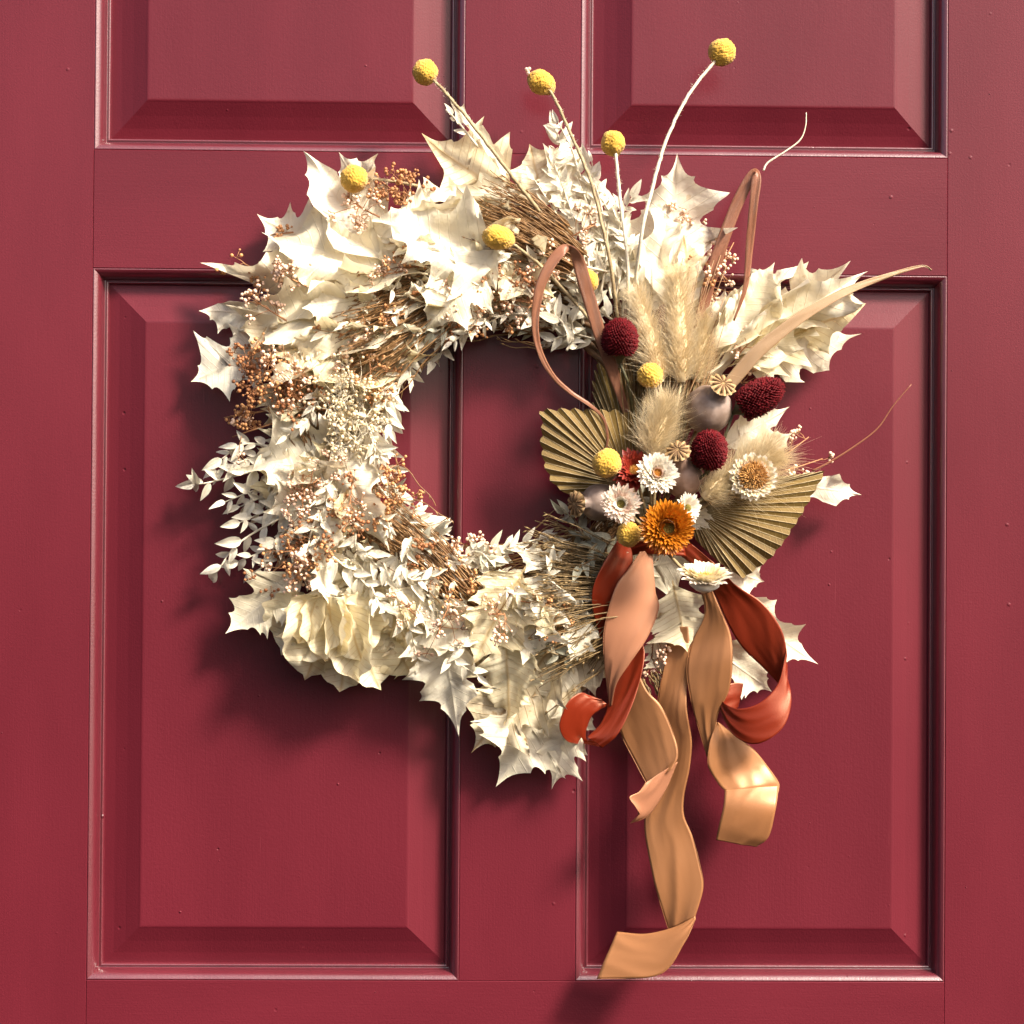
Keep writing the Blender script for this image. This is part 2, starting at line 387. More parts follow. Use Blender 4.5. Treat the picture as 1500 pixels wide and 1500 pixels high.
# ------------------------------------------------------------------ leaves
def oak_geo(B, T, width, seed, roll=0.0, curl=0.0, bend=0.0, crumple=1.0, fold=0.0, lobes=3, spike=1.0):
    rnd = random.Random(seed)
    L = (T - B).length; W = width * .5 / L * 1.25
    def side():
        if lobes == 9:                                   # rounded, hardly lobed
            out = [(.012, 0), (.05, .03)]
            for i in range(1, 30):
                u = i / 30
                out.append((.95 * math.sin(math.pi * u ** .8) ** .55 * (1 + .07 * math.sin(u * 21 + seed)), u))
            return out + [(.12, .99), (0, 1.06)]
        nl = rnd.choice([2, 2, 3, 3]) if lobes == 3 else lobes
        tips = []                                        # (x, y, sinus x, sinus y) : tip and the hollow before it
        y = rnd.uniform(.10, .20)
        for k in range(nl):
            step = (.80 - .12) / nl * rnd.uniform(.8, 1.2)
            lw = (.60 + .50 * math.sin(math.pi * (k + .75) / (nl + .5))) * rnd.uniform(.75, 1.2)
            deep = rnd.uniform(.08, .28)
            yt = y + step * rnd.uniform(.55, .80)
            tips.append((lw * rnd.uniform(.72, .88), yt - .03, deep, y + rnd.uniform(-.01, .03)))
            tips.append((lw * rnd.uniform(.98, 1.25), yt + rnd.uniform(.05, .11), lw * .84, yt + .015))
            if rnd.random() < .3: tips.append((lw * rnd.uniform(.68, .85), yt + rnd.uniform(.11, .15), lw * .66, yt + .07))
            y += step
        tips.append((rnd.uniform(.28, .42), min(.98, y + .10), rnd.uniform(.22, .32), min(.9, y)))
        tips.append((0.0, 1.06 + .06 * spike, .12, .96))
        pts = [(.012, .0), (.02, .07)]; cur = (.02, .07)
        for (tx, ty, sx, sy) in tips:
            n = 6
            for i in range(1, n + 1):
                u = i / n
                cx, cy = sx * .9, sy
                # concave scallop: quadratic through the hollow
                x_ = (1 - u) ** 2 * cur[0] + 2 * u * (1 - u) * cx + u * u * tx
                y_ = (1 - u) ** 2 * cur[1] + 2 * u * (1 - u) * cy + u * u * ty
                pts.append((max(0, x_), y_))
            cur = (tx, ty)
        return pts
    NS = 6
    freq = rnd.uniform(2.2, 3.4); off = Vector((rnd.uniform(0, 50), rnd.uniform(0, 50), 0))
    V = []; F = []; U = []; zc = curl
    sidecurl = [zc * rnd.uniform(.5, 1.5), zc * rnd.uniform(.5, 1.5)]
    tw = rnd.uniform(-.5, .5) * crumple
    for sgn in (1, -1):
        pts = side(); b0 = len(V)
        # add concave mid points
        full = []
        for i in range(len(pts) - 1):
            a, b = pts[i], pts[i + 1]; full.append(a)
        full.append(pts[-1])
        mlast = 0
        for (x, y) in full:
            m = max(mlast, min(1.0, y - .30 * x * W * 1.3)); mlast = m
            if y >= 1.05: m = 1.0
            for j in range(NS + 1):
                s = j / NS
                px = x * W * s; py = m + (y - m) * s
                z = 0
                nz = noise.noise(Vector((sgn * px * freq * 1.6, py * freq, 0)) + off)
                n2 = noise.noise(Vector((sgn * px * freq * 4, py * freq * 3.4, 5)) + off)
                z += (.15 * nz + .022 * n2) * crumple * (.3 + s)
                z += fold * px
                z += .004 * math.cos(24 * (py - .35 * px)) * s * crumple
                # edge roll
                c = sidecurl[0 if sgn > 0 else 1]
                if abs(c) > 1e-3:
                    Rc = W / c; an = px / Rc
                    qx = Rc * math.sin(an); z += Rc * (1 - math.cos(an))
                else: qx = px
                X = sgn * qx; Y = py
                an = tw * (py - .4); X, z = X * math.cos(an) - z * math.sin(an), X * math.sin(an) + z * math.cos(an)
                if abs(bend) > 1e-3:
                    Rb = 1 / bend; ang = Y / Rb
                    Y, z = (Rb - z) * math.sin(ang), Rb - (Rb - z) * math.cos(ang)
                V.append(Vector((X, Y, z))); U.append((sgn * px / max(W, .01) * .6, py))
        n = len(full)
        for i in range(n - 1):
            for j in range(NS):
                q = (b0 + i * (NS + 1) + j, b0 + (i + 1) * (NS + 1) + j, b0 + (i + 1) * (NS + 1) + j + 1, b0 + i * (NS + 1) + j + 1)
                F.append(q if sgn < 0 else q[::-1])
    # put chord on B->T
    if abs(bend) > 1e-3: tipv = Vector((0, math.sin(bend) / bend, (1 - math.cos(bend)) / bend))
    else: tipv = Vector((0, 1, 0))
    yl = tipv.normalized(); xl = Vector((1, 0, 0)); zl = xl.cross(yl)
    A = Matrix((xl, yl, zl))                      # world(local) -> chord frame
    yw = (T - B).normalized(); cf = Vector((0, -1, 0)); zw = (cf - yw * cf.dot(yw)).normalized(); xw = yw.cross(zw)
    Rr = Matrix.Rotation(roll, 3, yw)
    Wm = Rr @ Matrix((xw, yw, zw)).transposed() @ A
    sc_ = L / tipv.length
    return [B + Wm @ (v * sc_) for v in V], F, U

def oak(b, t, w, hb=.035, ht=.03, mat=None, parent=None, label=None, name='oak_leaf', **k):
    B = P(b[0], b[1], hb); T = P(t[0], t[1], ht)
    V, F, U = oak_geo(B, T, w * PX, k.pop('seed', random.randint(0, 9999)), **k)
    for v in V:                                     # nothing goes into the door
        if v.y > -.002: v.y = -.002 - (v.y + .002) * .02
    return part(name, V, F, mat or OAKW, parent or wreath, origin=B, uv=U, label=label)

K = [ # base, tip, width, h base, h tip, material, roll, curl, bend, crumple, fold
 ((565, 395), (462, 238), 105, .045, .050, OAKW, .3, .6, .25, 1.0),
 ((565, 345), (503, 236), 80, .035, .030, OAKW, -.2, .3, .2, .8),
 ((495, 365), (388, 322), 82, .035, .026, OAKW, .2, .5, .3, .8),
 ((630, 405), (408, 352), 105, .060, .052, OAKW, .25, .7, .3, 1.0),
 ((655, 450), (334, 402), 120, .062, .040, OAKW, -.2, .7, .35, 1.0),
 ((620, 490), (362, 452), 115, .064, .045, OAKW, .35, .8, .3, 1.0),
 ((640, 520), (420, 520), 120, .058, .050, OAKY, -.1, .8, .4, 1.1),
 ((420, 470), (305, 455), 60, .030, .020, OAKW, -.4, .9, .5, 1.0),
 ((410, 430), (372, 510), 62, .034, .040, OAKB, .3, .8, .6, 1.0),
 ((410, 500), (294, 553), 95, .030, .018, OAKW, .1, .5, .2, .6),
 ((750, 385), (560, 325), 130, .064, .068, OAKW, .1, .5, .3, 1.1),
 ((735, 350), (632, 470), 85, .066, .070, OAKW, .2, .4, .2, .8),
 ((690, 330), (800, 425), 110, .055, .060, OAKY, .1, .6, .3, 1.0),
 ((760, 300), (632, 208), 120, .040, .030, OAKY, .15, .3, .2, .7),
 ((752, 272), (664, 148), 26, .045, .045, OAKW, .6, 1.4, .1, .3),
 ((780, 275), (606, 292), 44, .055, .055, OAKW, .5, 1.2, .2, .8),
 ((770, 300), (600, 312), 44, .056, .058, OAKW, -.5, 1.2, .3, .8),
 ((800, 310), (778, 222), 95, .040, .030, OAKY, -.1, .4, .2, .8),
 ((865, 320), (802, 222), 70, .040, .040, OAKW, .1, .4, .2, .8),
 ((985, 480), (990, 252), 112, .040, .045, OAKW, .1, .5, .25, .9),
 ((950, 470), (960, 300), 90, .040, .035, OAKW, -.3, .5, .25, .9),
 ((1010, 500), (1005, 360), 70, .045, .045, OAKY, .2, .5, .25, .9),
 ((1035, 545), (1245, 412), 90, .044, .046, OAKW, .35, .7, .25, 1.5),
 ((1045, 540), (1225, 400), 95, .036, .034, OAKW, -.45, .6, .3, 1.4),
 ((1050, 530), (1158, 392), 80, .042, .040, OAKW, -.3, .7, .3, 1.5),
 ((1060, 540), (1246, 455), 80, .040, .046, OAKY, .1, .8, .3, 1.5),
 ((1040, 520), (1125, 400), 60, .045, .050, OAKW, .3, .8, .3, 1.4),
 ((1055, 520), (1240, 498), 92, .030, .022, OAKW, -.2, .6, .2, .9),
 ((1045, 540), (1062, 435), 48, .040, .035, OAKW, .2, .5, .2, .6),
 ((1120, 705), (1247, 722), 58, .030, .022, OAKW, .2, .7, .25, .8),
 ((1050, 660), (1146, 604), 52, .040, .035, OAKW, .1, .5, .2, .6),
 ((1060, 690), (1150, 640), 60, .045, .050, OAKW, .1, .5, .2, .6),
 ((1050, 870), (1182, 962), 66, .025, .020, OAKW, .1, .4, .2, .8),
 ((1030, 940), (1120, 1005), 60, .025, .022, OAKW, .1, .4, .2, .8),
 ((1050, 830), (1112, 850), 50, .025, .022, OAKW, .1, .4, .2, .8),
 ((545, 655), (365, 680), 118, .056, .040, OAKW, .1, .8, .35, 1.1),
 ((560, 620), (400, 600), 90, .050, .035, OAKB, -.3, .6, .35, 1.0),
 ((555, 700), (400, 740), 110, .056, .045, OAKW, -.2, .9, .4, 1.1),
 ((480, 640), (560, 790), 90, .062, .060, OAKW, .2, .6, .3, 1.0),
 ((450, 830), (344, 918), 84, .040, .028, OAKW, .15, .4, .2, .7),
 ((480, 850), (440, 960), 90, .045, .035, OAKW, -.3, .4, .3, .9),
 ((640, 890), (668, 1058), 95, .050, .040, OAKW, .2, .6, .2, .8),
 ((770, 830), (700, 960), 120, .064, .058, OAKY, -.2, .7, .3, 1.1),
 ((800, 830), (770, 960), 110, .060, .055, OAKW, .3, .7, .3, 1.0),
 ((700, 900), (620, 940), 90, .060, .050, OAKW, .3, .6, .3, 1.0),
 ((820, 930), (705, 1085), 110, .045, .030, OAKB, .2, .7, .3, 1.1),
 ((850, 960), (740, 1132), 125, .040, .025, OAKW, .05, .5, .2, .9),
 ((850, 1000), (814, 1140), 70, .038, .024, OAKW, -.15, .5, .2, .7),
 ((905, 930), (790, 1010), 110, .034, .024, OAKB, .2, .6, .3, 1.0),
 ((895, 900), (855, 1005), 105, .026, .018, OAKB, -.2, .4, .3, .9),
 ((740, 930), (745, 1050), 100, .048, .040, OAKY, .3, .6, .3, 1.1),
 ((845, 840), (765, 812), 46, .050, .052, OAKW, .3, .7, .2, .7),
 ((860, 900), (838, 962), 50, .055, .060, OAKW, .1, .5, .2, .7),
 ((985, 850), (1005, 945), 90, .034, .045, OAKY, .1, .3, .1, .5),
 ((960, 930), (975, 985), 50, .025, .030, OAKW, .1, .4, .1, .7),
 ((1000, 780), (1030, 740), 40, .04, .05, OAKW, .1, .4, .1, .7),
]
for i, (b, t, w, hb, ht, m, ro, cu, be, cr) in enumerate(K):
    oak(b, t, w, hb, ht, m, roll=ro, curl=cu * 1.5, bend=be * 1.3, crumple=cr * 1.15, seed=100 + i)

# smooth ruffled cream leaves folded like a cabbage at the lower left
for i, (b, t, w, hb, ht, ro, cu, be) in enumerate([
    ((470, 880), (415, 955), 110, .046, .030, .3, .9, .5), ((485, 880), (450, 990), 110, .050, .032, -.3, 1.1, .5), ((500, 875), (500, 1006), 120, .052, .034, .4, 1.2, .6),
    ((515, 880), (555, 1004), 105, .050, .034, -.4, 1.1, .5), ((525, 870), (602, 985), 100, .048, .030, .2, .8, .5), ((480, 870), (480, 965), 80, .062, .052, .5, 1.4, .6),
    ((505, 870), (530, 965), 80, .062, .050, -.5, 1.4, .6), ((465, 870), (440, 940), 64, .060, .050, .2, 1.3, .6)]):
    oak(b, t, w * 1.1, hb, ht, OAKY, roll=ro, curl=cu, bend=be, crumple=1.2, seed=820 + i, lobes=9)

def ringpt(a, r): return (722 + r * math.cos(a), 648 - r * math.sin(a))
rn = random.Random(31)
for i in range(92):
    a = rad(rn.uniform(62, 320))
    r0 = rn.uniform(185, 285); b = ringpt(a, r0)
    out = rn.uniform(40, 100); sw = rn.uniform(.10, .40)
    deg = math.degrees(a)
    rmax = 345 if deg < 240 else 330
    t = ringpt(a + sw, min(rmax, r0 + out))
    L = math.hypot(t[0] - b[0], t[1] - b[1])
    hb = rn.uniform(.022, .046) if i % 2 else rn.uniform(.015, .03)
    oak(b, t, min(110, L * rn.uniform(.5, .8)), hb, hb + rn.uniform(-.012, .006), rn.choice([OAKW, OAKW, OAKY, OAKB]),
        roll=rn.uniform(-.7, .7), curl=rn.uniform(.2, 1.0), bend=rn.uniform(.1, .6), crumple=rn.uniform(.9, 1.4), seed=500 + i)

for i in range(56):                       # smaller crumpled leaves on top
    a = rad(rn.uniform(75, 296)); r0 = rn.uniform(190, 300); b = ringpt(a, r0); t = ringpt(a + rn.uniform(-.02, .28), min(335, r0 + rn.uniform(10, 75)))
    L = max(38, math.hypot(t[0] - b[0], t[1] - b[1]))
    if math.hypot(t[0] - b[0], t[1] - b[1]) < 30: continue
    hb = rn.uniform(.044, .062)
    oak(b, t, L * rn.uniform(.45, .8), hb, hb + rn.uniform(-.008, .012), rn.choice([OAKW, OAKW, OAKW, OAKY]),
        roll=rn.uniform(-.9, .9), curl=rn.uniform(.5, 1.6), bend=rn.uniform(.2, .9), crumple=rn.uniform(.9, 1.4), seed=1700 + i)

# ------------------------------------------------------------------ ruscus sprigs
def lance(L, w, cup, bend, seed, n=8):
    rnd = random.Random(seed); V = []; F = []; U = []
    for i in range(n + 1):
        y = i / n; hw = w * .5 * (math.sin(math.pi * min(1, y ** .72)) ** .9 * (1 - .25 * y)) if 0 < i < n else 0.0003
        tw = rnd.uniform(-.03, .03)
        for j, s in enumerate((-1, -.5, 0, .5, 1)):
            z = cup * abs(s) * hw + tw * s * hw * 5
            Y = y * L; ang = bend * y
            V.append(Vector((s * hw, L * math.sin(ang) / max(bend, 1e-3) if abs(bend) > 1e-3 else Y, z - L * bend * .5 * y * y))); U.append((s * .5, y))
    for i in range(n):
        for j in range(4): F.append((i * 5 + j, i * 5 + j + 1, (i + 1) * 5 + j + 1, (i + 1) * 5 + j))
    return V, F, U
LV = []
for s in range(9):
    rnd = random.Random(s)
    LV.append(lance(1.0, rnd.uniform(.34, .48), rnd.uniform(-.5, .7), rnd.uniform(.2, .9), s))
lm = {}
def leafmesh(k, mat):
    if (k, mat.name) not in lm: lm[(k, mat.name)] = mesh('leaf', LV[k][0], LV[k][1], mat, True, LV[k][2])
    return lm[(k, mat.name)]
indiv = [0]; bulk = {RUSW.name: MB(), RUSG.name: MB()}; bulk_stem = MB()
def sprig(pts, h0, h1, n, ll=36, mat=RUSW, big=True, seed=0, spread=.9):
    rnd = random.Random(seed * 7 + 3)
    c = crom([(p[0], p[1]) for p in pts], 8); m = len(c)
    W = [P(q[0], q[1], h0 + (h1 - h0) * i / (m - 1) + .003 * math.sin(i * .9 + seed)) for i, q in enumerate(c)]
    sm = MB() if big else bulk_stem
    tube(sm, W, .0011, .0005, 5)
    st = sm.build('ruscus_sprig', WSTEM if mat is RUSW else GSTEM, wreath, origin=W[0]) if big else None
    for i in range(n):
        u = .08 + .92 * i / (n - 1) if n > 1 else 1
        f = u * (m - 1); i0 = min(int(f), m - 2); p = W[i0].lerp(W[i0 + 1], f - i0)
        d = (W[i0 + 1] - W[i0]).normalized()
        sd = (1 if i % 2 else -1) * (rnd.uniform(.5, 1.1) * spread if i < n - 1 else rnd.uniform(-.2, .2))
        sideways = Vector((0, -1, 0)).cross(d)
        dd = (d * math.cos(sd) + sideways * math.sin(sd) + Vector((0, rnd.uniform(-.55, .45), 0))).normalized()
        Lf = ll * PX * rnd.uniform(.75, 1.2) * (1 - .15 * u)
        nz = Vector((rnd.uniform(-.7, .7), -1, rnd.uniform(-.5, .7))); nz = (nz - dd * nz.dot(dd)).normalized(); xx = dd.cross(nz)
        M = Matrix((xx, dd, nz)).transposed()
        k = rnd.randrange(9)
        if big and indiv[0] < 290:
            o = bpy.data.objects.new('leaf', leafmesh(k, mat)); col.objects.link(o); o.parent = st
            o.matrix_local = Matrix.Translation(p - W[0]) @ M.to_4x4() @ Matrix.Scale(Lf, 4); indiv[0] += 1
        else:
            V, F, U = LV[k]; bulk[mat.name].add([p + M @ (v * Lf) for v in V], F, U)
S_ = [ # prominent sprigs
 (((440, 668), (370, 690), (300, 708), (284, 706)), .035, .025, 13, 38, RUSW),
 (((450, 740), (390, 770), (345, 800), (318, 838)), .040, .028, 12, 40, RUSW),
 (((470, 760), (420, 775), (395, 815)), .045, .035, 9, 36, RUSW),
 (((590, 545), (600, 520), (588, 560), (575, 600)), .040, .045, 7, 34, RUSW),
 (((560, 560), (568, 610), (562, 660), (590, 740)), .040, .040, 13, 40, RUSW),
 (((545, 700), (580, 745), (600, 775)), .036, .036, 8, 34, RUSW),
 (((560, 820), (580, 870), (600, 920), (612, 968)), .060, .050, 13, 36, RUSW),
 (((480, 810), (530, 850), (560, 890)), .058, .058, 11, 38, RUSW),
 (((520, 800), (570, 840), (640, 860)), .056, .056, 12, 38, RUSW),
 (((860, 420), (850, 350), (830, 290), (812, 240)), .050, .045, 16, 36, RUSW),
 (((880, 430), (890, 360), (880, 300), (862, 240)), .046, .045, 17, 36, RUSW),
 (((900, 440), (915, 370), (910, 320), (925, 290)), .044, .045, 14, 34, RUSW),
 (((850, 260), (838, 220), (818, 180)), .045, .050, 9, 24, RUSW),
 (((700, 215), (672, 180), (658, 165)), .045, .050, 6, 22, RUSW),
 (((900, 470), (860, 450), (800, 470), (760, 460)), .045, .045, 15, 36, RUSW),
 (((880, 500), (840, 490), (800, 500)), .035, .040, 11, 38, RUSW),
 (((700, 800), (740, 800), (790, 790), (812, 790)), .040, .040, 12, 30, RUSW),
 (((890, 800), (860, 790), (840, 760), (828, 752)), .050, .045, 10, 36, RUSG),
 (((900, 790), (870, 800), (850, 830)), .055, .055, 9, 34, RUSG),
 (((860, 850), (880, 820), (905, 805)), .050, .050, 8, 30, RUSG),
 (((640, 800), (680, 830), (720, 830)), .045, .045, 9, 32, RUSW),
 (((680, 480), (650, 490), (610, 498)), .035, .035, 9, 28, RUSW),
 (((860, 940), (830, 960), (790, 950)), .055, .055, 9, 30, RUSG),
 (((700, 940), (660, 960), (700, 990)), .062, .058, 9, 32, RUSW),
 (((900, 400), (800, 380), (830, 400)), .050, .050, 9, 30, RUSW),
]
for i, s in enumerate(S_):
    sprig(*s, big=True, seed=i)
for i, q in enumerate([((430, 650), (370, 670), (318, 690)), ((440, 690), (380, 715), (330, 735)), ((420, 660), (360, 650), (325, 672)), ((450, 730), (400, 745), (352, 765)),
                       ((460, 760), (400, 800), (350, 822)), ((470, 790), (420, 812), (372, 838)), ((440, 700), (390, 725), (352, 742)), ((800, 250), (820, 215), (812, 185))]):
    sprig(q, .034 + .003 * (i % 3), .028, 11, 34, RUSW, big=False, seed=60 + i)
rn = random.Random(77)
for i in range(120):                      # the sprigs packed in between
    a = rad(rn.uniform(50, 325)); r0 = rn.uniform(170, 260)
    if a > rad(296) and i % 3: continue
    if rn.random() < .45: r0 = rn.uniform(160, 205)
    b = ringpt(a, r0); t = ringpt(a + rn.uniform(.15, .42), max(150, r0 + rn.uniform(-40, 80)))
    h = rn.uniform(.018, .055)
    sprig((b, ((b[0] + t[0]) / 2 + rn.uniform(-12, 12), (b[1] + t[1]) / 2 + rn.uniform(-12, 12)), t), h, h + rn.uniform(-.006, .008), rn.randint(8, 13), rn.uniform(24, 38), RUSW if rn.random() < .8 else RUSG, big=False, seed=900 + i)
for i in range(34):                       # sprigs lying on top of the oak leaves
    a = rad(rn.uniform(150, 296)) if i % 3 else rad(rn.uniform(70, 150)); r0 = rn.uniform(180, 285)
    b = ringpt(a, r0); t = ringpt(a + rn.uniform(.1, .35), r0 + rn.uniform(-30, 60)); h = rn.uniform(.05, .066)
    sprig((b, ((b[0] + t[0]) / 2 + rn.uniform(-14, 14), (b[1] + t[1]) / 2 + rn.uniform(-14, 14)), t), h, h, rn.randint(7, 11), rn.uniform(20, 34), RUSW, big=False, seed=2900 + i)
for i in range(26):                       # dense upright tuft at the top right of the ring
    b = (rn.uniform(850, 950), rn.uniform(400, 480)); t = (b[0] + rn.uniform(-80, 10), b[1] - rn.uniform(90, 190))
    h = rn.uniform(.03, .05)
    sprig((b, ((b[0] + t[0]) / 2 + 8, (b[1] + t[1]) / 2), t), h, h, 13, rn.uniform(24, 34), RUSW, big=False, seed=1500 + i)
bulk[RUSW.name].build('ruscus_foliage', RUSW, wreath, kind='stuff')
bulk[RUSG.name].build('ruscus_foliage', RUSG, wreath, kind='stuff')
bulk_stem.build('ruscus_stems', WSTEM, wreath, kind='stuff')

# ------------------------------------------------------------------ seed sprays
IV, IF = ico(2)
def spray(b, t, h0, h1, spreadpx, nb, mat, r=2.7, seed=0, stem=BRSTEM):
    rnd = random.Random(seed + 11); B = P(*b, h0); T = P(*t, h1)
    sm = MB(); bmr = MB(); tube(sm, [B, B.lerp(T, .5), T], .0008, .0004, 4)
    ax = T - B; L = ax.length; ax.normalize(); sp = spreadpx * PX * 1.2
    nodes = []
    for i in range(max(3, nb // 7)):
        p = B.lerp(T, rnd.uniform(.25, 1))
        off = Vector((rnd.gauss(0, 1), rnd.gauss(0, .6), rnd.gauss(0, 1))); off = off.normalized() * sp * rnd.uniform(.2, .8)
        q = p + off + ax * sp * .25
        tube(sm, [p, p.lerp(q, .5) + Vector((rnd.uniform(-1, 1), 0, rnd.uniform(-1, 1))) * sp * .06, q], .0004, .0003, 3)
        nodes.append((q, off.normalized()))
    for i in range(nb):
        q, od = rnd.choice(nodes)
        v = (Vector((rnd.gauss(0, 1), rnd.gauss(0, .8), rnd.gauss(0, 1))).normalized() + od * .9).normalized()
        e = q + v * sp * rnd.uniform(.12, .42)
        if e.y > -.006: e.y = -.006
        tube(sm, [q, e], .00028, .00022, 3)
        rr = r * PX * rnd.uniform(.6, 1.15)
        bmr.add([e + Vector(x) * rr for x in IV], IF)
    s = sm.build('seed_spray', stem, wreath, origin=B)
    bmr.build('seeds', mat, s, kind='stuff')
SP = [
 ((600, 300), (555, 262), .045, .05, 34, 80, BERRY), ((620, 300), (590, 280), .05, .055, 34, 70, BERRYD),
 ((560, 320), (520, 300), .05, .055, 36, 90, BERRYP), ((430, 420), (355, 385), .035, .03, 30, 50, BERRY), ((450, 420), (400, 395), .058, .06, 30, 80, BERRYP),
 ((420, 470), (372, 440), .045, .045, 30, 60, BERRYP), ((430, 340), (392, 345), .03, .03, 20, 24, BERRY),
 ((400, 600), (328, 612), .035, .035, 26, 60, BERRY), ((400, 620), (340, 640), .035, .03, 34, 26, BERRYP),
 ((430, 580), (400, 540), .05, .055, 42, 130, BERRY), ((440, 590), (420, 560), .055, .06, 42, 120, BERRYP), ((400, 540), (370, 560), .045, .045, 38, 90, BERRYD),
 ((480, 600), (440, 600), .055, .055, 36, 80, BERRYD), ((380, 500), (360, 530), .04, .04, 30, 60, BERRYD),
 ((560, 680), (535, 740), .055, .055, 44, 150, BERRY), ((520, 700), (520, 770), .05, .055, 40, 110, BERRYD), ((570, 720), (585, 735), .045, .05, 30, 60, BERRY),
 ((480, 780), (440, 810), .055, .055, 44, 150, BERRY), ((500, 770), (460, 790), .05, .05, 40, 110, BERRYD), ((420, 820), (385, 850), .035, .03, 28, 50, BERRYD), ((450, 830), (430, 840), .055, .055, 34, 80, BERRYP),
 ((620, 830), (650, 790), .04, .045, 34, 70, BERRYP), ((660, 820), (695, 785), .04, .045, 30, 44, BERRYP), ((640, 850), (670, 850), .05, .055, 40, 100, BERRY), ((590, 790), (620, 820), .05, .052, 34, 90, BERRYD),
 ((780, 430), (745, 410), .055, .06, 38, 110, BERRYD), ((800, 450), (760, 440), .058, .06, 36, 90, BERRYP), ((690, 450), (660, 470), .045, .05, 36, 90, BERRYD), ((740, 450), (715, 460), .045, .05, 34, 80, BERRY),
 ((820, 390), (800, 380), .055, .058, 30, 70, BERRYP), ((830, 350), (870, 330), .055, .058, 30, 40, BERRYP),
 ((1010, 380), (1012, 300), .035, .035, 28, 46, BERRYP), ((1030, 440), (1075, 355), .036, .036, 30, 60, BERRYP), ((1020, 450), (1030, 370), .036, .036, 34, 60, BERRY), ((1030, 440), (1050, 400), .036, .036, 40, 60, BERRYP),
 ((1120, 690), (1185, 640), .04, .04, 26, 34, BERRYP), ((1120, 700), (1205, 672), .04, .035, 18, 30, BERRYP), ((1060, 560), (1095, 560), .035, .035, 26, 40, BERRYP), ((1080, 520), (1100, 500), .05, .05, 26, 30, BERRYP),
 ((660, 880), (640, 930), .068, .068, 44, 60, BERRYP), ((720, 900), (740, 900), .072, .072, 44, 50, BERRYP), ((960, 900), (955, 965), .028, .028, 34, 70, BERRYP),
 ((540, 520), (545, 560), .06, .06, 40, 80, BERRY), ((600, 440), (640, 440), .05, .05, 30, 60, BERRYD), ((530, 460), (540, 490), .06, .06, 30, 60, BERRYP),
 ((470, 700), (440, 720), .06, .06, 26, 30, BERRYP), ((1060, 700), (1075, 660), .045, .045, 26, 50, BERRYP),
]
rn2 = random.Random(404)
for i in range(22):                       # fine sprays scattered through the ring
    a = rad(rn2.uniform(75, 292)); r0 = rn2.uniform(185, 290); b = ringpt(a, r0); t = ringpt(a + .12, r0 + 12); h = rn2.uniform(.05, .066)
    SP.append((b, t, h, h + .004, rn2.uniform(22, 36), rn2.randint(26, 55), rn2.choice([BERRYP, BERRYP, BERRY])))
for i, s in enumerate(SP): spray(*s, seed=i, r=2.3 if i > 45 else 2.7)
for i, s in enumerate([((530, 680), (505, 570), .062, .066, 48, 130), ((510, 690), (480, 600), .062, .066, 44, 90), ((540, 640), (525, 560), .062, .066, 40, 140), ((520, 650), (520, 640), .064, .066, 42, 110)]):
    spray(*s, BERRYW, r=2.6, seed=300 + i, stem=WSTEM)

# ------------------------------------------------------------------ bundles of broom grass
def bundle(b, t, h0, h1, w0, w1, n, mat, seed=0, curve=0.0, lenv=.3, name='broom_grass_bundle', rr=.00055):
    rnd = random.Random(seed); B = P(*b, h0); T = P(*t, h1); ax = (T - B); L = ax.length; ax.normalize()
    side = Vector((0, -1, 0)).cross(ax).normalized(); m = MB()
    for i in range(n):
        s = rnd.gauss(0, .5); d = rnd.gauss(0, .35); l = L * (1 - rnd.uniform(0, lenv)); pts = []
        ph = rnd.uniform(0, 6); am = rnd.uniform(.2, 1.0) * .0016
        st = rnd.uniform(0, .25)
        for k in range(9):
            u = st + (1 - st) * k / 8
            wv = w0 + (w1 - w0) * u
            pts.append(B + ax * l * u + side * (s * wv * PX + curve * L * (u * u - u) + am * math.sin(ph + u * 12)) + Vector((0, -d * wv * PX * .5 + am * math.cos(ph + 11 * u), 0)))
        tube(m, pts, rr * rnd.uniform(.7, 1.3), rr * .5, 4)
        for k in range(rnd.randint(1, 3)):                     # husks near the end
            q = pts[rnd.randint(5, 8)]; v = (ax + Vector((rnd.uniform(-.4, .4), rnd.uniform(-.4, .1), rnd.uniform(-.4, .4)))).normalized() * rnd.uniform(.003, .006)
            tube(m, [q, q + v * .5, q + v], [.0002, rr * 1.3, .0001], sides=4)
    return m.build(name, mat, wreath, origin=B)
bundle((840, 365), (690, 305), .052, .056, 22, 52, 130, BROOM, 1, .08)
bundle((860, 395), (730, 325), .055, .058, 20, 46, 110, BROOM, 2, .05)
bundle((660, 405), (535, 480), .050, .056, 22, 60, 130, BROOM, 3, -.06)
bundle((650, 440), (500, 520), .050, .060, 24, 60, 110, BROOM, 4, -.06)
bundle((690, 880), (530, 740), .054, .050, 24, 40, 110, BROOM, 5, .14, .35)
bundle((720, 890), (560, 800), .052, .050, 18, 34, 60, BROOM, 6, .14, .35)
bundle((935, 870), (775, 880), .045, .055, 46, 110, 230, BROOMO, 7, .05, .25)
bundle((930, 860), (840, 960), .045, .050, 36, 50, 120, BROOMO, 8, .05, .3)
bundle((900, 830), (790, 850), .045, .050, 30, 50, 100, BROOMO, 9, .02, .3)
bundle((950, 985), (975, 1030), .03, .03, 20, 30, 30, BROOMO, 10)
bundle((600, 500), (560, 470), .045, .050, 24, 50, 60, BROOM, 11)
bundle((470, 660), (440, 560), .040, .045, 24, 50, 60, BROOM, 12)
for i in range(14):                                            # dark filling round the ring
    a = rad(60 + i * 19); b = ringpt(a, 225); t = ringpt(a + .42, 232)
    bundle(b, t, .03, .032, 50, 70, 80, BROOM, 40 + i, -.1, .3, name='twig_filling')

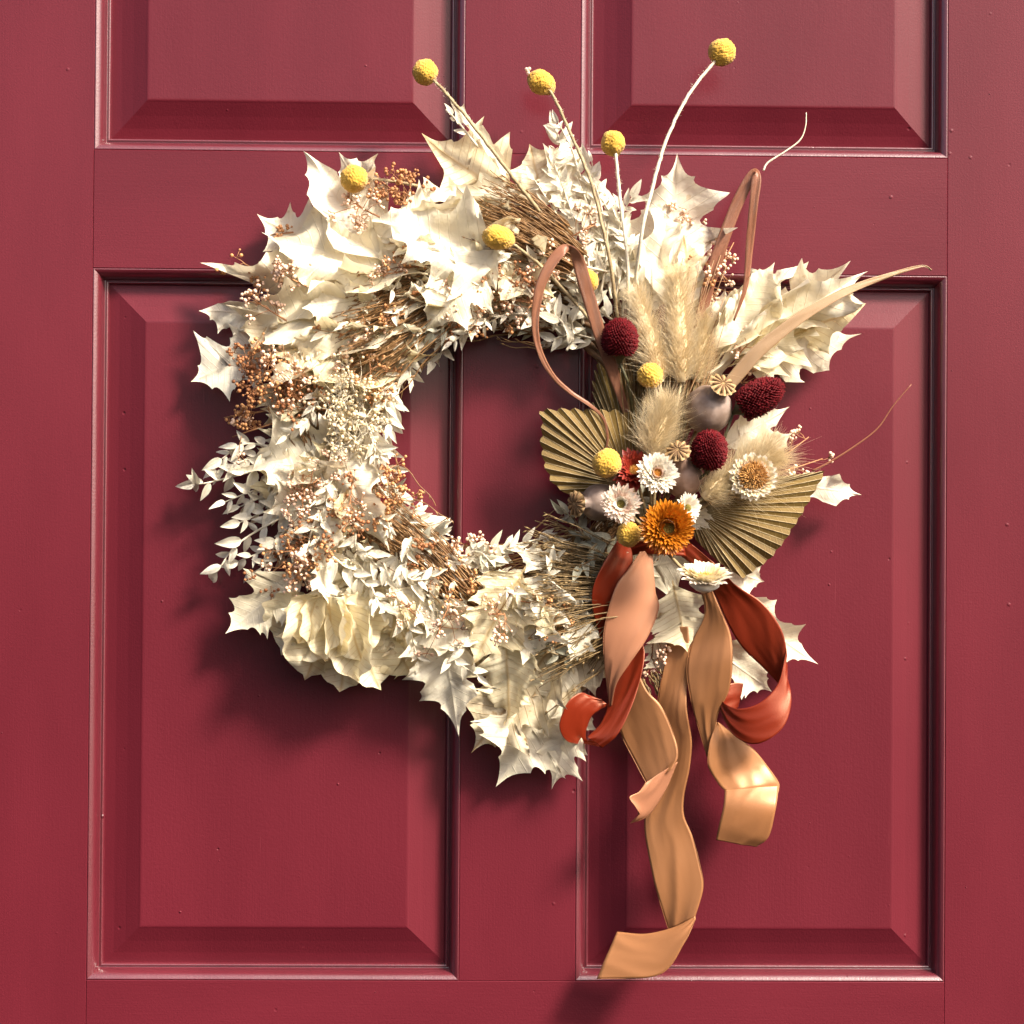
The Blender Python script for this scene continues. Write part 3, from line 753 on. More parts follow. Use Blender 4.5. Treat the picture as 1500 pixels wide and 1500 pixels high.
# ------------------------------------------------------------------ palm fans
def palm(c, outline, h0, h1, n, amp, mat, label, stalk_to, seed=0, tipround=.03):
    C = P(c[0], c[1], h0); rnd = random.Random(seed)
    root = empty('palm_fan', label, 'palm leaf', C, 'pleated dried palm leaf fans in the bouquet')
    ol = [P(x, y, h1 + (h or 0)) for x, y, h in outline]
    seg = [0]
    for i in range(len(ol) - 1): seg.append(seg[-1] + (ol[i + 1] - ol[i]).length)
    def at(u):
        s = u * seg[-1]
        for i in range(len(ol) - 1):
            if s <= seg[i + 1] or i == len(ol) - 2:
                return ol[i].lerp(ol[i + 1], min(1, (s - seg[i]) / (seg[i + 1] - seg[i])))
    m = MB(); ribs = MB(); NR = 10; per = 4; tot = n * per
    pa = [rnd.uniform(.75, 1.3) for _ in range(n + 1)]
    V = []; U = []
    for i in range(tot + 1):
        u = i / tot; e = at(u); ph = (i % per) / per
        tri = 1 - abs(ph * 2 - 1) * 1.0 if True else 0           # 0 valley .. 1 ridge
        jag = 1 - tipround * (1 - math.sin(math.pi * ph)) * (1 + rnd.random() * .6)
        d = (e - C) * jag; nrm = Vector((0, -1, 0))
        for j in range(NR + 1):
            r = j / NR
            a = amp * (tri - .5) * pa[i // per % n] * (.12 + .88 * r ** 1.0)
            sag = .010 * math.sin(r * 2.2) * math.sin(u * 3.1)
            V.append(C + d * (.03 + .97 * r) + nrm * (a + sag)); U.append((u * 2 + .04, r * .3))
    F = []
    for i in range(tot):
        for j in range(NR): F.append((i * (NR + 1) + j, (i + 1) * (NR + 1) + j, (i + 1) * (NR + 1) + j + 1, i * (NR + 1) + j + 1))
    # every pleat segment is a blade of its own
    for s in range(n):
        i0 = s * per * (NR + 1); i1 = (s + 1) * per * (NR + 1) + NR + 1
        vv = V[i0:i1]; ff = [tuple(k - i0 for k in f) for f in F if i0 <= min(f) and max(f) < i1]
        part('pleat', vv, ff, mat, root, uv=U[i0:i1], smooth=False)
    for s in range(n + 1):
        i = s * per; base = i * (NR + 1)
        tube(ribs, [V[base + j] + Vector((0, -.0003, 0)) for j in range(0, NR + 1, 2)], .0005, .0003, 4)
        if s < n:
            base = (i + per // 2) * (NR + 1)
            tube(ribs, [V[base + j] + Vector((0, -.0003, 0)) for j in range(0, NR + 1, 2)], .0004, .0003, 4)
    ribs.build('ribs', GSTEM, root)
    sm = MB(); tube(sm, [P(*stalk_to), C.lerp(P(*stalk_to), .5), C + (ol[len(ol) // 2] - C) * .08], .0018, .0022, 6); sm.build('stalk', GSTEM, root)
    return root
palm((922, 712), [(828, 724, 0), (806, 706, 0), (795, 680, 0), (790, 650, 0), (792, 622, .002), (788, 600, .004), (830, 598, .004), (870, 600, .004), (900, 600, .002), (930, 606, 0)],
     .046, .055, 14, .0019, PALM, 'olive pleated palm leaf fanning out to the left over the hole of the wreath', (950, 790, .03), 1)
palm((928, 705), [(868, 598, 0), (866, 560, 0), (872, 532, .0), (905, 535, -.002), (930, 530, -.004), (960, 535, -.006)],
     .036, .038, 10, .0035, PALM, 'olive pleated palm leaf standing upright below the burgundy globe flower', (950, 790, .03), 2, .06)
palm((985, 690), [(985, 540, 0), (1005, 498, 0), (1030, 482, .0), (1045, 500, 0), (1055, 522, 0), (1040, 560, 0)],
     .030, .036, 9, .005, PALMB, 'light brown pleated palm leaf behind the fluffy grass heads', (960, 790, .03), 3, .03)
palm((1008, 742), [(1060, 706, 0), (1120, 700, .0), (1208, 690, .0), (1200, 706, 0), (1172, 755, -.002), (1150, 790, -.003), (1128, 818, -.004), (1088, 848, -.006), (1050, 822, -.006), (1020, 792, -.006)],
     .040, .046, 23, .0018, PALM, 'olive pleated palm leaf fanning out to the lower right of the bouquet', (960, 800, .03), 4, .012)

# ------------------------------------------------------------------ strips (flax blades, ribbons)
def strip_edges(A, B, sub, across, mat, name, parent=None, thick=.00014, belly=0.0, edge=None, uvlen=1.0, origin=None):
    a = crom(A, sub); b = crom(B, sub); n = len(a); V = []; U = []; ln = 0; prev = None
    PA = [P(*q) for q in a]; PB = [P(*q) for q in b]
    for i in range(n):
        mid = (PA[i] + PB[i]) / 2
        if prev is not None: ln += (mid - prev).length
        prev = mid
        tdir = (PA[min(i + 1, n - 1)] + PB[min(i + 1, n - 1)] - PA[max(0, i - 1)] - PB[max(0, i - 1)])
        w = PB[i] - PA[i]; nn = w.cross(tdir)
        nn = nn.normalized() if nn.length > 1e-9 else Vector((0, -1, 0))
        if nn.y > 0: nn = -nn
        for j in range(across + 1):
            s = j / across
            V.append(PA[i].lerp(PB[i], s) + nn * (belly * .35 * math.sin(math.pi * s) * w.length + .0022 * (.35 - abs(noise.noise(Vector((s * 1.6, ln * 24 + s * 1.5, len(name) * 3.1))))) + .0002 * noise.noise(Vector((s * 6 + ln * 30, ln * 12, 9))) + .0001 * noise.noise(Vector((s * 16, ln * 10, 3))))); U.append((s * .4, ln * 8))
    F = [(i * (across + 1) + j, i * (across + 1) + j + 1, (i + 1) * (across + 1) + j + 1, (i + 1) * (across + 1) + j) for i in range(n - 1) for j in range(across)]
    o = part(name, V, F, mat, parent, origin=origin if origin is not None else PA[0], uv=U)
    md = o.modifiers.new('thickness', 'SOLIDIFY'); md.thickness = thick; md.offset = 0
    if edge:
        m = MB(); tube(m, PA, .0002, sides=5); tube(m, PB, .0002, sides=5); m.build('selvedge', edge, o, kind=None)
    return o
def flax(cent, mat, label, group='folded flax leaf blades in the bouquet'):
    """cent: px, py, h, width px, tilt (0 flat to camera .. 1 edge on)"""
    c = [np.array(q, float) for q in cent]; A = []; B = []
    for i, q in enumerate(c):
        d = c[min(i + 1, len(c) - 1)][:2] - c[max(0, i - 1)][:2]; d /= max(1e-6, np.linalg.norm(d)); nrm = np.array([-d[1], d[0]])
        w = q[3] / 2; ti = q[4]; f = math.cos(ti * math.pi / 2)
        dh = math.sin(ti * math.pi / 2) * w * PX * 1.4
        A.append((q[0] + nrm[0] * w * f, q[1] + nrm[1] * w * f, q[2] + dh)); B.append((q[0] - nrm[0] * w * f, q[1] - nrm[1] * w * f, q[2] - dh))
    base = P(*cent[0][:3])
    root = empty('flax_leaf', label, 'dried leaf', base, group)
    strip_edges(A, B, 8, 6, mat, 'blade', root, .0005, -.06)
    return root
r = flax([(930, 640, .05, 8, .1), (913, 590, .055, 12, .1), (893, 530, .064, 18, .1), (875, 478, .072, 19, .15), (858, 420, .078, 20, .15), (848, 385, .080, 19, .2), (838, 366, .084, 17, .5), (824, 366, .090, 16, -.3), (805, 390, .092, 16, -.1), (790, 425, .090, 14, 0),
      (784, 470, .086, 11, .0), (789, 510, .082, 9, 0), (808, 548, .078, 7, 0), (835, 574, .074, 6, 0), (865, 594, .070, 5, 0), (884, 614, .066, 4, 0), (890, 640, .064, 3, 0), (888, 658, .062, 2, 0)], FLAX,
     'terracotta flax leaf arching over into a long loop across the hole of the wreath')
r = flax([(1000, 620, .04, 9, .1), (1015, 530, .045, 14, .1), (1030, 450, .050, 17, .15), (1048, 385, .055, 19, .1), (1075, 310, .058, 18, .2), (1098, 262, .060, 15, .2), (1107, 252, .063, 13, .5), (1108, 262, .066, 14, -.1), (1104, 300, .066, 13, -.1), (1098, 360, .060, 11, 0), (1092, 420, .056, 7, 0), (1075, 470, .052, 2, 0)], FLAX,
     'terracotta flax leaf bent over sharply at its top above the bouquet')
r = flax([(1020, 620, .045, 8, 0), (1075, 555, .055, 20, .1), (1110, 515, .062, 20, .1), (1160, 474, .066, 17, .1), (1200, 448, .066, 14, .1), (1250, 422, .064, 11, .1), (1300, 404, .060, 7, 0), (1340, 392, .056, 4, 0), (1355, 390, .054, 2.6, 0), (1364, 396, .052, 2, 0)], FLAXL,
     'pale tan flax leaf sweeping right over white oak leaves to a hooked tip')
for cent, mt, lb in (
    ([(1118, 250), (1125, 238), (1150, 222), (1172, 205), (1180, 185), (1181, 165)], WSTEM, 'thin pale tendril rising from the folded terracotta leaf above the bouquet'),
    ([(1190, 690), (1215, 677), (1250, 655), (1285, 628), (1308, 595), (1335, 563)], FLAX, 'thin tan tendril reaching out to the right above the right palm fan'),
    ([(1000, 640), (1010, 615), (1022, 585), (1022, 560), (1005, 540), (990, 515)], FLAXL, 'thin tan tendril curling in front of the fluffy grass head')):
    root = empty('tendril', lb, 'tendril', P(*cent[0], .045), 'thin dried tendrils in the bouquet')
    m = MB(); tube(m, [P(q[0], q[1], .05) for q in crom(cent, 6)], .0010, .0004, 5); m.build('stem', mt, root)

# ------------------------------------------------------------------ ribbons
knot = P(955, 795, .05)
rb = empty('satin_ribbon', 'rust red satin ribbon tail on the left ending in a small closed curl', 'ribbon', knot, 'satin ribbon tails hanging from the bouquet')
def E(l): return l
strip_edges([(903, 792, .066), (882, 828, .070), (869, 858, .070), (867, 885, .066), (877, 925, .056), (890, 960, .046)],
            [(925, 792, .054), (926, 835, .058), (917, 862, .058), (907, 900, .056), (905, 935, .050), (915, 965, .046)], 12, 20, RUST, 'upper_length', rb, belly=.05, origin=knot)
strip_edges([(890, 960, .036), (893, 1000, .040), (890, 1035, .046), (880, 1060, .052), (862, 1078, .056), (862, 1080, .058)],
            [(925, 930, .046), (944, 950, .050), (940, 990, .058), (926, 1035, .066), (906, 1075, .070), (882, 1096, .062)], 12, 20, RUST, 'lower_length', rb, belly=.05, origin=knot)
strip_edges([(882, 1096, .050), (855, 1090, .044), (830, 1085, .052), (819, 1062, .060), (830, 1030, .062), (848, 1015, .056), (862, 1018, .050), (880, 1024, .046)],
            [(866, 1082, .030), (862, 1084, .028), (862, 1088, .036), (858, 1075, .044), (866, 1050, .048), (878, 1040, .046), (886, 1036, .044), (891, 1033, .042)], 12, 20, RUST, 'curled_end', rb, belly=.03, origin=knot)
pb = empty('satin_ribbon', 'peach satin ribbon length twisting down in front of the left rust ribbon', 'ribbon', knot, 'satin ribbon tails hanging from the bouquet')
strip_edges([(938, 808, .062), (922, 832, .066), (904, 856, .070), (892, 890, .070), (884, 930, .066), (885, 970, .060), (889, 1005, .054), (893, 1034, .048)],
            [(955, 806, .056), (957, 835, .058), (960, 866, .060), (965, 892, .062), (948, 934, .068), (922, 972, .068), (903, 1002, .062), (896, 1034, .050)], 12, 20, PEACH, 'length', pb, belly=.08, edge=PEACH, origin=knot)
p2 = empty('satin_ribbon', 'short tan satin ribbon tail with forked end folded over the long one', 'ribbon', P(930, 930, .04), 'satin ribbon tails hanging from the bouquet')
o2 = P(930, 930, .04)
strip_edges([(900, 990, .036), (902, 1040, .036), (912, 1080, .038), (928, 1112, .042), (946, 1146, .050), (951, 1152, .052)],
            [(935, 985, .050), (948, 1012, .054), (968, 1034, .056), (984, 1068, .058), (993, 1104, .062), (984, 1128, .066)], 12, 20, TAN, 'length', p2, belly=.05, edge=TAN, origin=o2)
strip_edges([(946, 1146, .066), (936, 1160, .070), (922, 1168, .074), (930, 1181, .072), (938, 1193, .068)],
            [(993, 1116, .062), (978, 1150, .058), (960, 1182, .056), (945, 1198, .056), (923, 1206, .058)], 12, 20, PEACH, 'forked_end', p2, belly=-.06, edge=TAN, origin=o2)
t1 = empty('satin_ribbon', 'longest tan satin ribbon tail folded across at its bottom end over the panel moulding', 'ribbon', P(990, 920, .04), 'satin ribbon tails hanging from the bouquet')
o1 = P(990, 920, .04)
strip_edges([(976, 918, .030), (975, 960, .034), (968, 1000, .036), (962, 1040, .032), (965, 1090, .032), (960, 1130, .032), (948, 1180, .030), (944, 1212, .030), (950, 1252, .034), (959, 1295, .038), (969, 1330, .040), (979, 1362, .040)],
            [(1008, 918, .044), (1010, 955, .046), (1006, 1000, .044), (1006, 1040, .050), (1013, 1085, .050), (1010, 1125, .048), (1002, 1165, .044), (1002, 1195, .044), (1014, 1225, .046), (1025, 1265, .050), (1030, 1300, .052), (1018, 1344, .052)], 12, 20, TAN, 'length', t1, belly=.05, edge=TAN, origin=o1)
strip_edges([(1019, 1343, .053), (985, 1359, .050), (945, 1368, .044), (904, 1365, .038)],
            [(1019, 1346, .055), (1002, 1382, .062), (965, 1428, .060), (874, 1434, .046)], 14, 20, TAN, 'folded_end', t1, belly=.09, edge=TAN, origin=o1)
t2 = empty('satin_ribbon', 'tan satin ribbon tail on the right below the cream strawflower ending in a curl', 'ribbon', P(1040, 870, .05), 'satin ribbon tails hanging from the bouquet')
o3 = P(1040, 870, .05)
strip_edges([(1026, 862, .052), (1032, 900, .050), (1014, 940, .046), (1006, 980, .048), (1012, 1025, .050), (1024, 1070, .046), (1036, 1110, .042)],
            [(1042, 862, .056), (1056, 895, .060), (1070, 930, .062), (1073, 968, .066), (1068, 1010, .062), (1053, 1042, .054), (1048, 1064, .050)], 12, 20, TAN, 'length', t2, belly=.06, edge=TAN, origin=o3)
strip_edges([(1050, 1058, .048), (1040, 1088, .052), (1037, 1120, .052), (1048, 1142, .050), (1062, 1158, .050), (1078, 1162, .052), (1100, 1166, .056)],
            [(1052, 1058, .048), (1078, 1078, .044), (1104, 1098, .040), (1124, 1122, .038), (1140, 1145, .044), (1141, 1156, .052), (1138, 1166, .060)], 12, 20, TAN, 'curl', t2, belly=.08, edge=TAN, origin=o3)
strip_edges([(1062, 1158, .060), (1060, 1180, .063), (1054, 1206, .062), (1049, 1230, .058)],
            [(1141, 1150, .056), (1136, 1185, .068), (1126, 1225, .064), (1108, 1240, .058)], 14, 20, TAN, 'hanging_end', t2, belly=.12, edge=TAN, origin=o3)
r2 = empty('satin_ribbon', 'rust red satin ribbon tail on the right rolled into a wide open loop', 'ribbon', knot, 'satin ribbon tails hanging from the bouquet')
strip_edges([(992, 808, .046), (1022, 836, .048), (1046, 866, .048), (1062, 905, .050), (1085, 945, .050), (1118, 978, .050), (1142, 1002, .050)],
            [(1012, 796, .052), (1048, 826, .058), (1078, 856, .062), (1118, 884, .064), (1144, 920, .066), (1152, 950, .066), (1152, 968, .066)], 12, 20, RUST, 'upper_length', r2, belly=.06, origin=knot)
strip_edges([(1151, 952, .066), (1140, 1000, .070), (1115, 1028, .074), (1085, 1038, .070), (1062, 1030, .060), (1050, 1014, .052)],
            [(1152, 985, .060), (1159, 1030, .070), (1145, 1068, .078), (1108, 1090, .076), (1074, 1076, .066), (1052, 1034, .052)], 12, 20, RUST, 'loop_front', r2, belly=.04, origin=knot)
strip_edges([(1050, 1014, .052), (1060, 1006, .040), (1076, 1000, .034), (1089, 1001, .032)],
            [(1051, 1034, .052), (1060, 1040, .040), (1074, 1040, .034), (1081, 1036, .030)], 12, 20, RUST, 'loop_back', r2, origin=knot)
# small knot wound round the stems
kn = empty('ribbon_knot', 'short rust ribbon wound round the stems between the orange strawflower and the tails', 'ribbon', P(955, 800, .05))
strip_edges([(905, 800, .046), (930, 790, .060), (960, 788, .066), (1000, 795, .054)], [(912, 818, .044), (935, 812, .056), (962, 812, .062), (1005, 815, .050)], 12, 20, RUST, 'wrap', kn, belly=.08, origin=P(955, 800, .05))

# ------------------------------------------------------------------ billy buttons
def ball_mesh(nb, seed, mat, depth=.09):
    V, F = ico(5); V = V / np.linalg.norm(V, axis=1, keepdims=True); c = fib(nb); rnd = np.random.RandomState(seed)
    c = c + rnd.normal(0, .02, c.shape); c /= np.linalg.norm(c, axis=1, keepdims=True); hgt = rnd.uniform(.6, 1.2, nb)
    D = V @ c.T; k = D.argmax(1); ang = np.arccos(np.clip(D[np.arange(len(V)), k], -1, 1)); r0 = 1.9 / math.sqrt(nb)
    b = np.sqrt(np.clip(1 - (ang / r0) ** 2, 0, 1)) * hgt[k]
    fine = np.array([noise.noise(Vector(v) * 22) for v in V])
    low = np.array([noise.noise(Vector(v) * 1.7 + Vector((seed, 0, 0))) for v in V])
    V = V * (1 - depth + depth * b + .03 * fine + .085 * low)[:, None]
    return mesh('flower_head', V, F, mat, True)
BMY = [ball_mesh(420, s, YEL) for s in (1, 2)]; BMD = [ball_mesh(260, s + 9, YELD, .12) for s in (1, 2)]
balls = [ # px,py,rx,ry(along axis),h, axis(px dir), stem path, golden?, label
 (623, 106, 18.5, 18.5, .060, (-1, -1), [(645, 128), (690, 180), (740, 245), (790, 310)], 0, 'yellow billy button flower standing out at the upper left on a long diagonal stem'),
 (793, 121, 17.5, 22, .055, (-.8, -.5), [(810, 140), (838, 200), (868, 275), (893, 380), (905, 470)], 0, 'egg shaped yellow billy button flower leaning left on a long stem above the wreath'),
 (1058, 77, 20, 20, .062, (.6, -1), [(1045, 92), (1008, 140), (978, 200), (958, 265), (940, 340), (930, 420)], 0, 'yellow billy button flower highest of all on a long curved pale stem'),
 (898, 210, 17.5, 19, .058, (-.1, -1), [(902, 228), (908, 290), (918, 370), (920, 440)], 0, 'yellow billy button flower on a shorter straight stem above the bleached ruscus'),
 (519, 262, 20, 20, .058, (-1, -.2), [(538, 262), (580, 266), (640, 280), (700, 300)], 0, 'yellow billy button flower over spiky white oak leaves at the upper left'),
 (730, 348, 18, 24, .078, (-1, -.2), [(752, 358), (790, 388), (840, 440), (890, 500)], 0, 'oval golden billy button flower lying on the brown grass at the top of the ring'),
 (861, 412, 15.5, 17.5, .066, (-.2, -1), [(866, 430), (880, 470), (895, 520)], 0, 'yellow billy button flower half hidden behind the looping terracotta leaf'),
 (952, 550, 19, 19, .078, (0, -1), [(948, 568), (942, 600), (935, 660)], 1, 'golden billy button flower with a dark dimple below the fluffy grass heads'),
 (889, 679, 21, 21, .085, (-.3, -.3), [(905, 695), (925, 730)], 0, 'yellow billy button flower resting against the left palm fan'),
 (921, 783, 18, 18, .088, (-.3, .3), [(930, 790), (945, 790)], 1, 'golden billy button flower just left of the orange strawflower'),
]
for i, (x, y, rx, ry, h, ax, st, gold, lb) in enumerate(balls):
    C = P(x, y, h); axis = Vector((ax[0], -.35, -ax[1]))
    root = empty('billy_button', lb, 'flower', C, 'yellow billy button flowers')
    me = (BMD if gold else BMY)[i % 2]
    o = bpy.data.objects.new('flower_head', me); col.objects.link(o); o.parent = root
    R_ = frame(axis); k = 1.03
    o.matrix_local = R_.to_4x4() @ Matrix.Diagonal((rx * PX * k, rx * PX * k, ry * PX * k, 1))
    m = MB(); pts = [(x, y, h)] + [(q[0], q[1], (h + .005 * (j + 1)) if i < 4 and j < len(st) - 1 else (h - .006 * (j + 1) if i > 3 else .06)) for j, q in enumerate(st)]
    cp = crom(pts, 8); rj = random.Random(i)
    WP = [P(*q) + Vector((rj.uniform(-1, 1), 0, rj.uniform(-1, 1))) * .00035 for q in cp]
    tube(m, WP, .0012, .0016, 6)
    so_ = m.build('stem', WSTEM if i in (2, 3) else GSTEM, root)
    if i < 5:                                           # dried down on the stem
        hn = 260; idx = [rj.randrange(4, len(WP)) for _ in range(hn)]
        V, F = hairs([WP[k_] + Vector((rj.uniform(-1, 1), rj.uniform(-1, 1), rj.uniform(-1, 1))) * .002 for k_ in idx], [(rj.uniform(-1, 1), rj.uniform(-1, 1), rj.uniform(-.3, 1)) for _ in idx], [rj.uniform(.001, .0028) for _ in idx], .00014, [(0, 0, 0)] * hn, 2)
        np_obj('stem_fuzz', V, F, WSTEM, root, C, 'stuff')
# pale pink scrap on the tip of the egg shaped one is skipped: it is its own dried tip
m = MB(); q = P(773, 104, .062)
for v in ((0, 0, 0), (.0012, 0, .0018), (-.001, -.001, .0012), (.0004, 0, -.0016)): m.add([q + Vector(v) + Vector(x) * .0016 for x in IV], IF)
eg = [o for o in bpy.data.objects if o.get('label', '').startswith('egg shaped')][0]
m.build('dried_tip', PETP, eg)

# ------------------------------------------------------------------ burgundy globe flowers
def globe(x, y, h, rx, ry, axis, stem, label, n=620, seed=0):
    C = P(x, y, h); A = Vector((axis[0], axis[2], -axis[1])).normalized(); Rm = frame(A); rnd = random.Random(seed)
    root = empty('globe_flower', label, 'flower', C, 'burgundy globe flowers')
    V, F = ico(3); sx, sz = rx * PX * .86, ry * PX * .9
    part('core', [C + Rm @ Vector((v[0] * sx, v[1] * sx, v[2] * sz)) for v in V], F, RED, root)
    m = MB()
    for q in fib(n):
        if q[2] < -.86: continue
        nrm = Vector(q); p = Vector((q[0] * sx * .92, q[1] * sx * .92, q[2] * sz * .92))
        up = (nrm + Vector((0, 0, .75))).normalized()                     # bracts point up the head
        tn = Vector((-q[1], q[0], 0)); tn = tn.normalized() if tn.length > .01 else Vector((1, 0, 0))
        L = rnd.uniform(.0042, .0058) * (1.05 - .25 * q[2]); w = rnd.uniform(.0009, .0013)
        nn = tn.cross(up).normalized()
        pts = [p - tn * w, p + tn * w, p + up * L * .6 + tn * w * .8 + nn * w, p + up * L * .6 - tn * w * .8 + nn * w, p + up * L + nn * w * rnd.uniform(-1, 1.5), p + up * L * .5 - nn * w * 1.2]
        m.add([C + Rm @ v for v in pts], [(0, 1, 2, 3), (3, 2, 4), (0, 3, 5), (1, 5, 2), (5, 4, 2), (5, 3, 4)])
    m.build('bracts', RED, root)
    cm = MB(); b0 = C - A * ry * PX * .80
    tube(cm, [b0 + A * .004, b0, b0 - A * .004, b0 - A * .008], [rx * PX * .62, rx * PX * .5, rx * PX * .22, .0012], sides=12)
    for k in range(10):
        a = k * .628; d = Rm @ Vector((math.cos(a), math.sin(a), 0))
        tube(cm, [b0 + d * .003, b0 + d * rx * PX * .6 + A * .002, b0 + d * rx * PX * .8 + A * .006], [.001, .0016, .0003], sides=4)
    cm.build('calyx', CALYX, root)
    sm = MB(); tube(sm, [b0 - A * .006] + [P(*q) for q in stem], .0013, .0013, 6); sm.build('stem', CALYX, root)
globe(908, 496, .085, 24, 29, (0, -1, -.25), [(920, 560, .07), (935, 650, .05)], 'burgundy globe flower standing upright beside the arching terracotta leaf', seed=1)
globe(1112, 582, .072, 23, 41, (.82, -.50, -.2), [(1062, 640, .065), (1025, 690, .05), (1000, 740, .04)], 'oval burgundy globe flower leaning right beyond the big poppy pod', 760, seed=2)
globe(1039, 660, .088, 24, 30, (.05, -1, -.5), [(1020, 705, .075), (1002, 740, .06)], 'burgundy globe flower between the starry pod crown and the brown centred strawflower', seed=3)

# ------------------------------------------------------------------ strawflowers
def straw(x, y, h, R_, facing, rings, pm, dm, disc_r, label, seed=0, cupdepth=.35, bowl=False, disc_dome=.5, pw=1.0):
    C = P(x, y, h); A = Vector((facing[0], facing[2], -facing[1])).normalized(); Rm = frame(A); rnd = random.Random(seed)
    root = empty('strawflower', label, 'flower', C, 'strawflowers at the heart of the bouquet')
    RW = R_ * PX
    for ri, (n, rin, rout, elev, mat) in enumerate(rings):
        m = MB()
        for k in range(n):
            a = 2 * math.pi * (k + .5 * (ri % 2)) / n + rnd.uniform(-.07, .07); L = (rout - rin) * RW * rnd.uniform(.88, 1.1)
            e = elev + rnd.uniform(-.12, .12); w = pw * RW * rnd.uniform(.16, .21) * (1.1 if rout > .8 else .9)
            rd = Vector((math.cos(a), math.sin(a), 0)); tn = Vector((-math.sin(a), math.cos(a), 0)); up = Vector((0, 0, 1))
            V = []; nseg = 6
            p = rd * rin * RW; ang = e
            zoff = up * (.05 * ri * RW)
            for j in range(nseg + 1):
                u = j / nseg; hw = w * .5 * (.55 + .75 * math.sin(math.pi * min(1, u * .8 + .1))) * (1 if j < nseg else .12)
                if j == nseg - 1: hw *= .8
                dirv = rd * math.cos(ang) + up * math.sin(ang); nv = -rd * math.sin(ang) + up * math.cos(ang)
                if j: p = p + dirv * L / nseg
                for s in (-1, 0, 1): V.append(C + Rm @ (p + zoff + tn * s * hw + nv * (abs(s) * hw * .5)))
                ang += (cupdepth if u < .5 else -cupdepth * .6) / nseg * 2
            F = [(j * 3 + s, j * 3 + s + 1, j * 3 + 4 + s, j * 3 + 3 + s) for j in range(nseg) for s in range(2)]
            m.add(V, F, [(s * .5, j / nseg) for j in range(nseg + 1) for s in (-1, 0, 1)])
        m.build('petals', mat, root)
    m = MB(); dr = disc_r * RW
    for i in range(220):
        r = math.sqrt((i + .5) / 220) * dr; a = i * 2.39996; z = math.sqrt(max(0, 1 - (r / dr) ** 2 * .9)) * dr * disc_dome + .08 * RW
        p = Vector((r * math.cos(a), r * math.sin(a), z)); q = p + Vector((r * math.cos(a) * .25 + rnd.uniform(-.1, .1) * dr, r * math.sin(a) * .25 + rnd.uniform(-.1, .1) * dr, dr * rnd.uniform(.05, .42)))
        tube(m, [C + Rm @ Vector((p.x, p.y, -.02 * RW)) if False else C + Rm @ (p - Vector((0, 0, dr * .3))), C + Rm @ p, C + Rm @ q], [dr * .06, dr * .07, dr * .015], sides=5)
    m.build('disc', dm, root)
    m = MB(); tube(m, [C + Rm @ Vector((0, 0, z * RW)) for z in (.05, -.12, -.30, -.42)], [RW * (disc_r + .12), RW * (disc_r + .22), RW * .3, .002], sides=16)
    m.build('cup', pm if bowl else mat, root)
    sm = MB(); b = C + Rm @ Vector((0, 0, -.4 * RW)); tube(sm, [b, b.lerp(P(955, 785, .035), .5), P(955, 785, .035)], .0014, sides=6); sm.build('stem', GSTEM, root)
    return root
straw(962, 695, .098, 33, (.1, -.25, -1), [(30, .25, 1.0, .12, PETW), (30, .28, .94, .35, PETW), (28, .26, .82, .6, PETW), (24, .24, .62, .9, PETW), (18, .2, .42, 1.2, PETP)], PETW, DISCO, .24, 'white strawflower with an ochre centre in front of the crimson one', 1)
straw(910, 739, .096, 31, (-.15, -.1, -1), [(30, .2, 1.0, .1, PETP), (28, .22, .92, .35, PETW), (26, .22, .78, .6, PETP), (20, .2, .55, .9, PETW)], PETP, DISCG, .2, 'small blush white strawflower with a pale green centre right of the left poppy pod', 2)
straw(977, 773, .108, 41, (.05, .05, -1), [(46, .38, 1.0, -.25, PETO), (46, .38, 1.0, .05, PETO), (42, .36, .93, .32, PETO), (38, .34, .84, .6, PETO), (34, .31, .72, .85, PETO), (28, .28, .58, 1.1, PETO), (22, .24, .44, 1.3, PETO)], PETO, DISCG, .24, 'large orange strawflower with an olive centre above the ribbon tails', 3, pw=.62, cupdepth=.6)
straw(1006, 744, .082, 24, (.6, -.1, -1), [(28, .2, 1.0, .1, PETW), (26, .22, .85, .45, PETW)], PETW, DISCG, .2, 'white strawflower mostly hidden behind the orange one', 4)
straw(930, 690, .080, 34, (-.2, -.4, -1), [(26, .2, 1.0, .1, REDB), (24, .2, .86, .4, REDB), (20, .2, .66, .7, REDB)], REDB, DISCO, .2, 'crimson strawflower tucked behind the white one and the yellow billy button', 5)
straw(1103, 699, .080, 36, (-.1, -.15, -1), [(34, .5, 1.0, .1, PETW), (34, .5, .94, .4, PETC), (30, .48, .8, .7, PETW)], PETC, DISCB, .56, 'cream strawflower with a wide brown centre against the furry grass on the right', 6, disc_dome=.55)
straw(1032, 851, .080, 43, (.05, -1, -.42), [(30, .3, 1.0, .20, PETW), (28, .3, .9, .45, PETC), (24, .28, .7, .7, PETC)], PETW, PETC and DISCO, .3, 'cream strawflower facing upwards seen from the side between the ribbons', 7, bowl=True, disc_dome=.3)

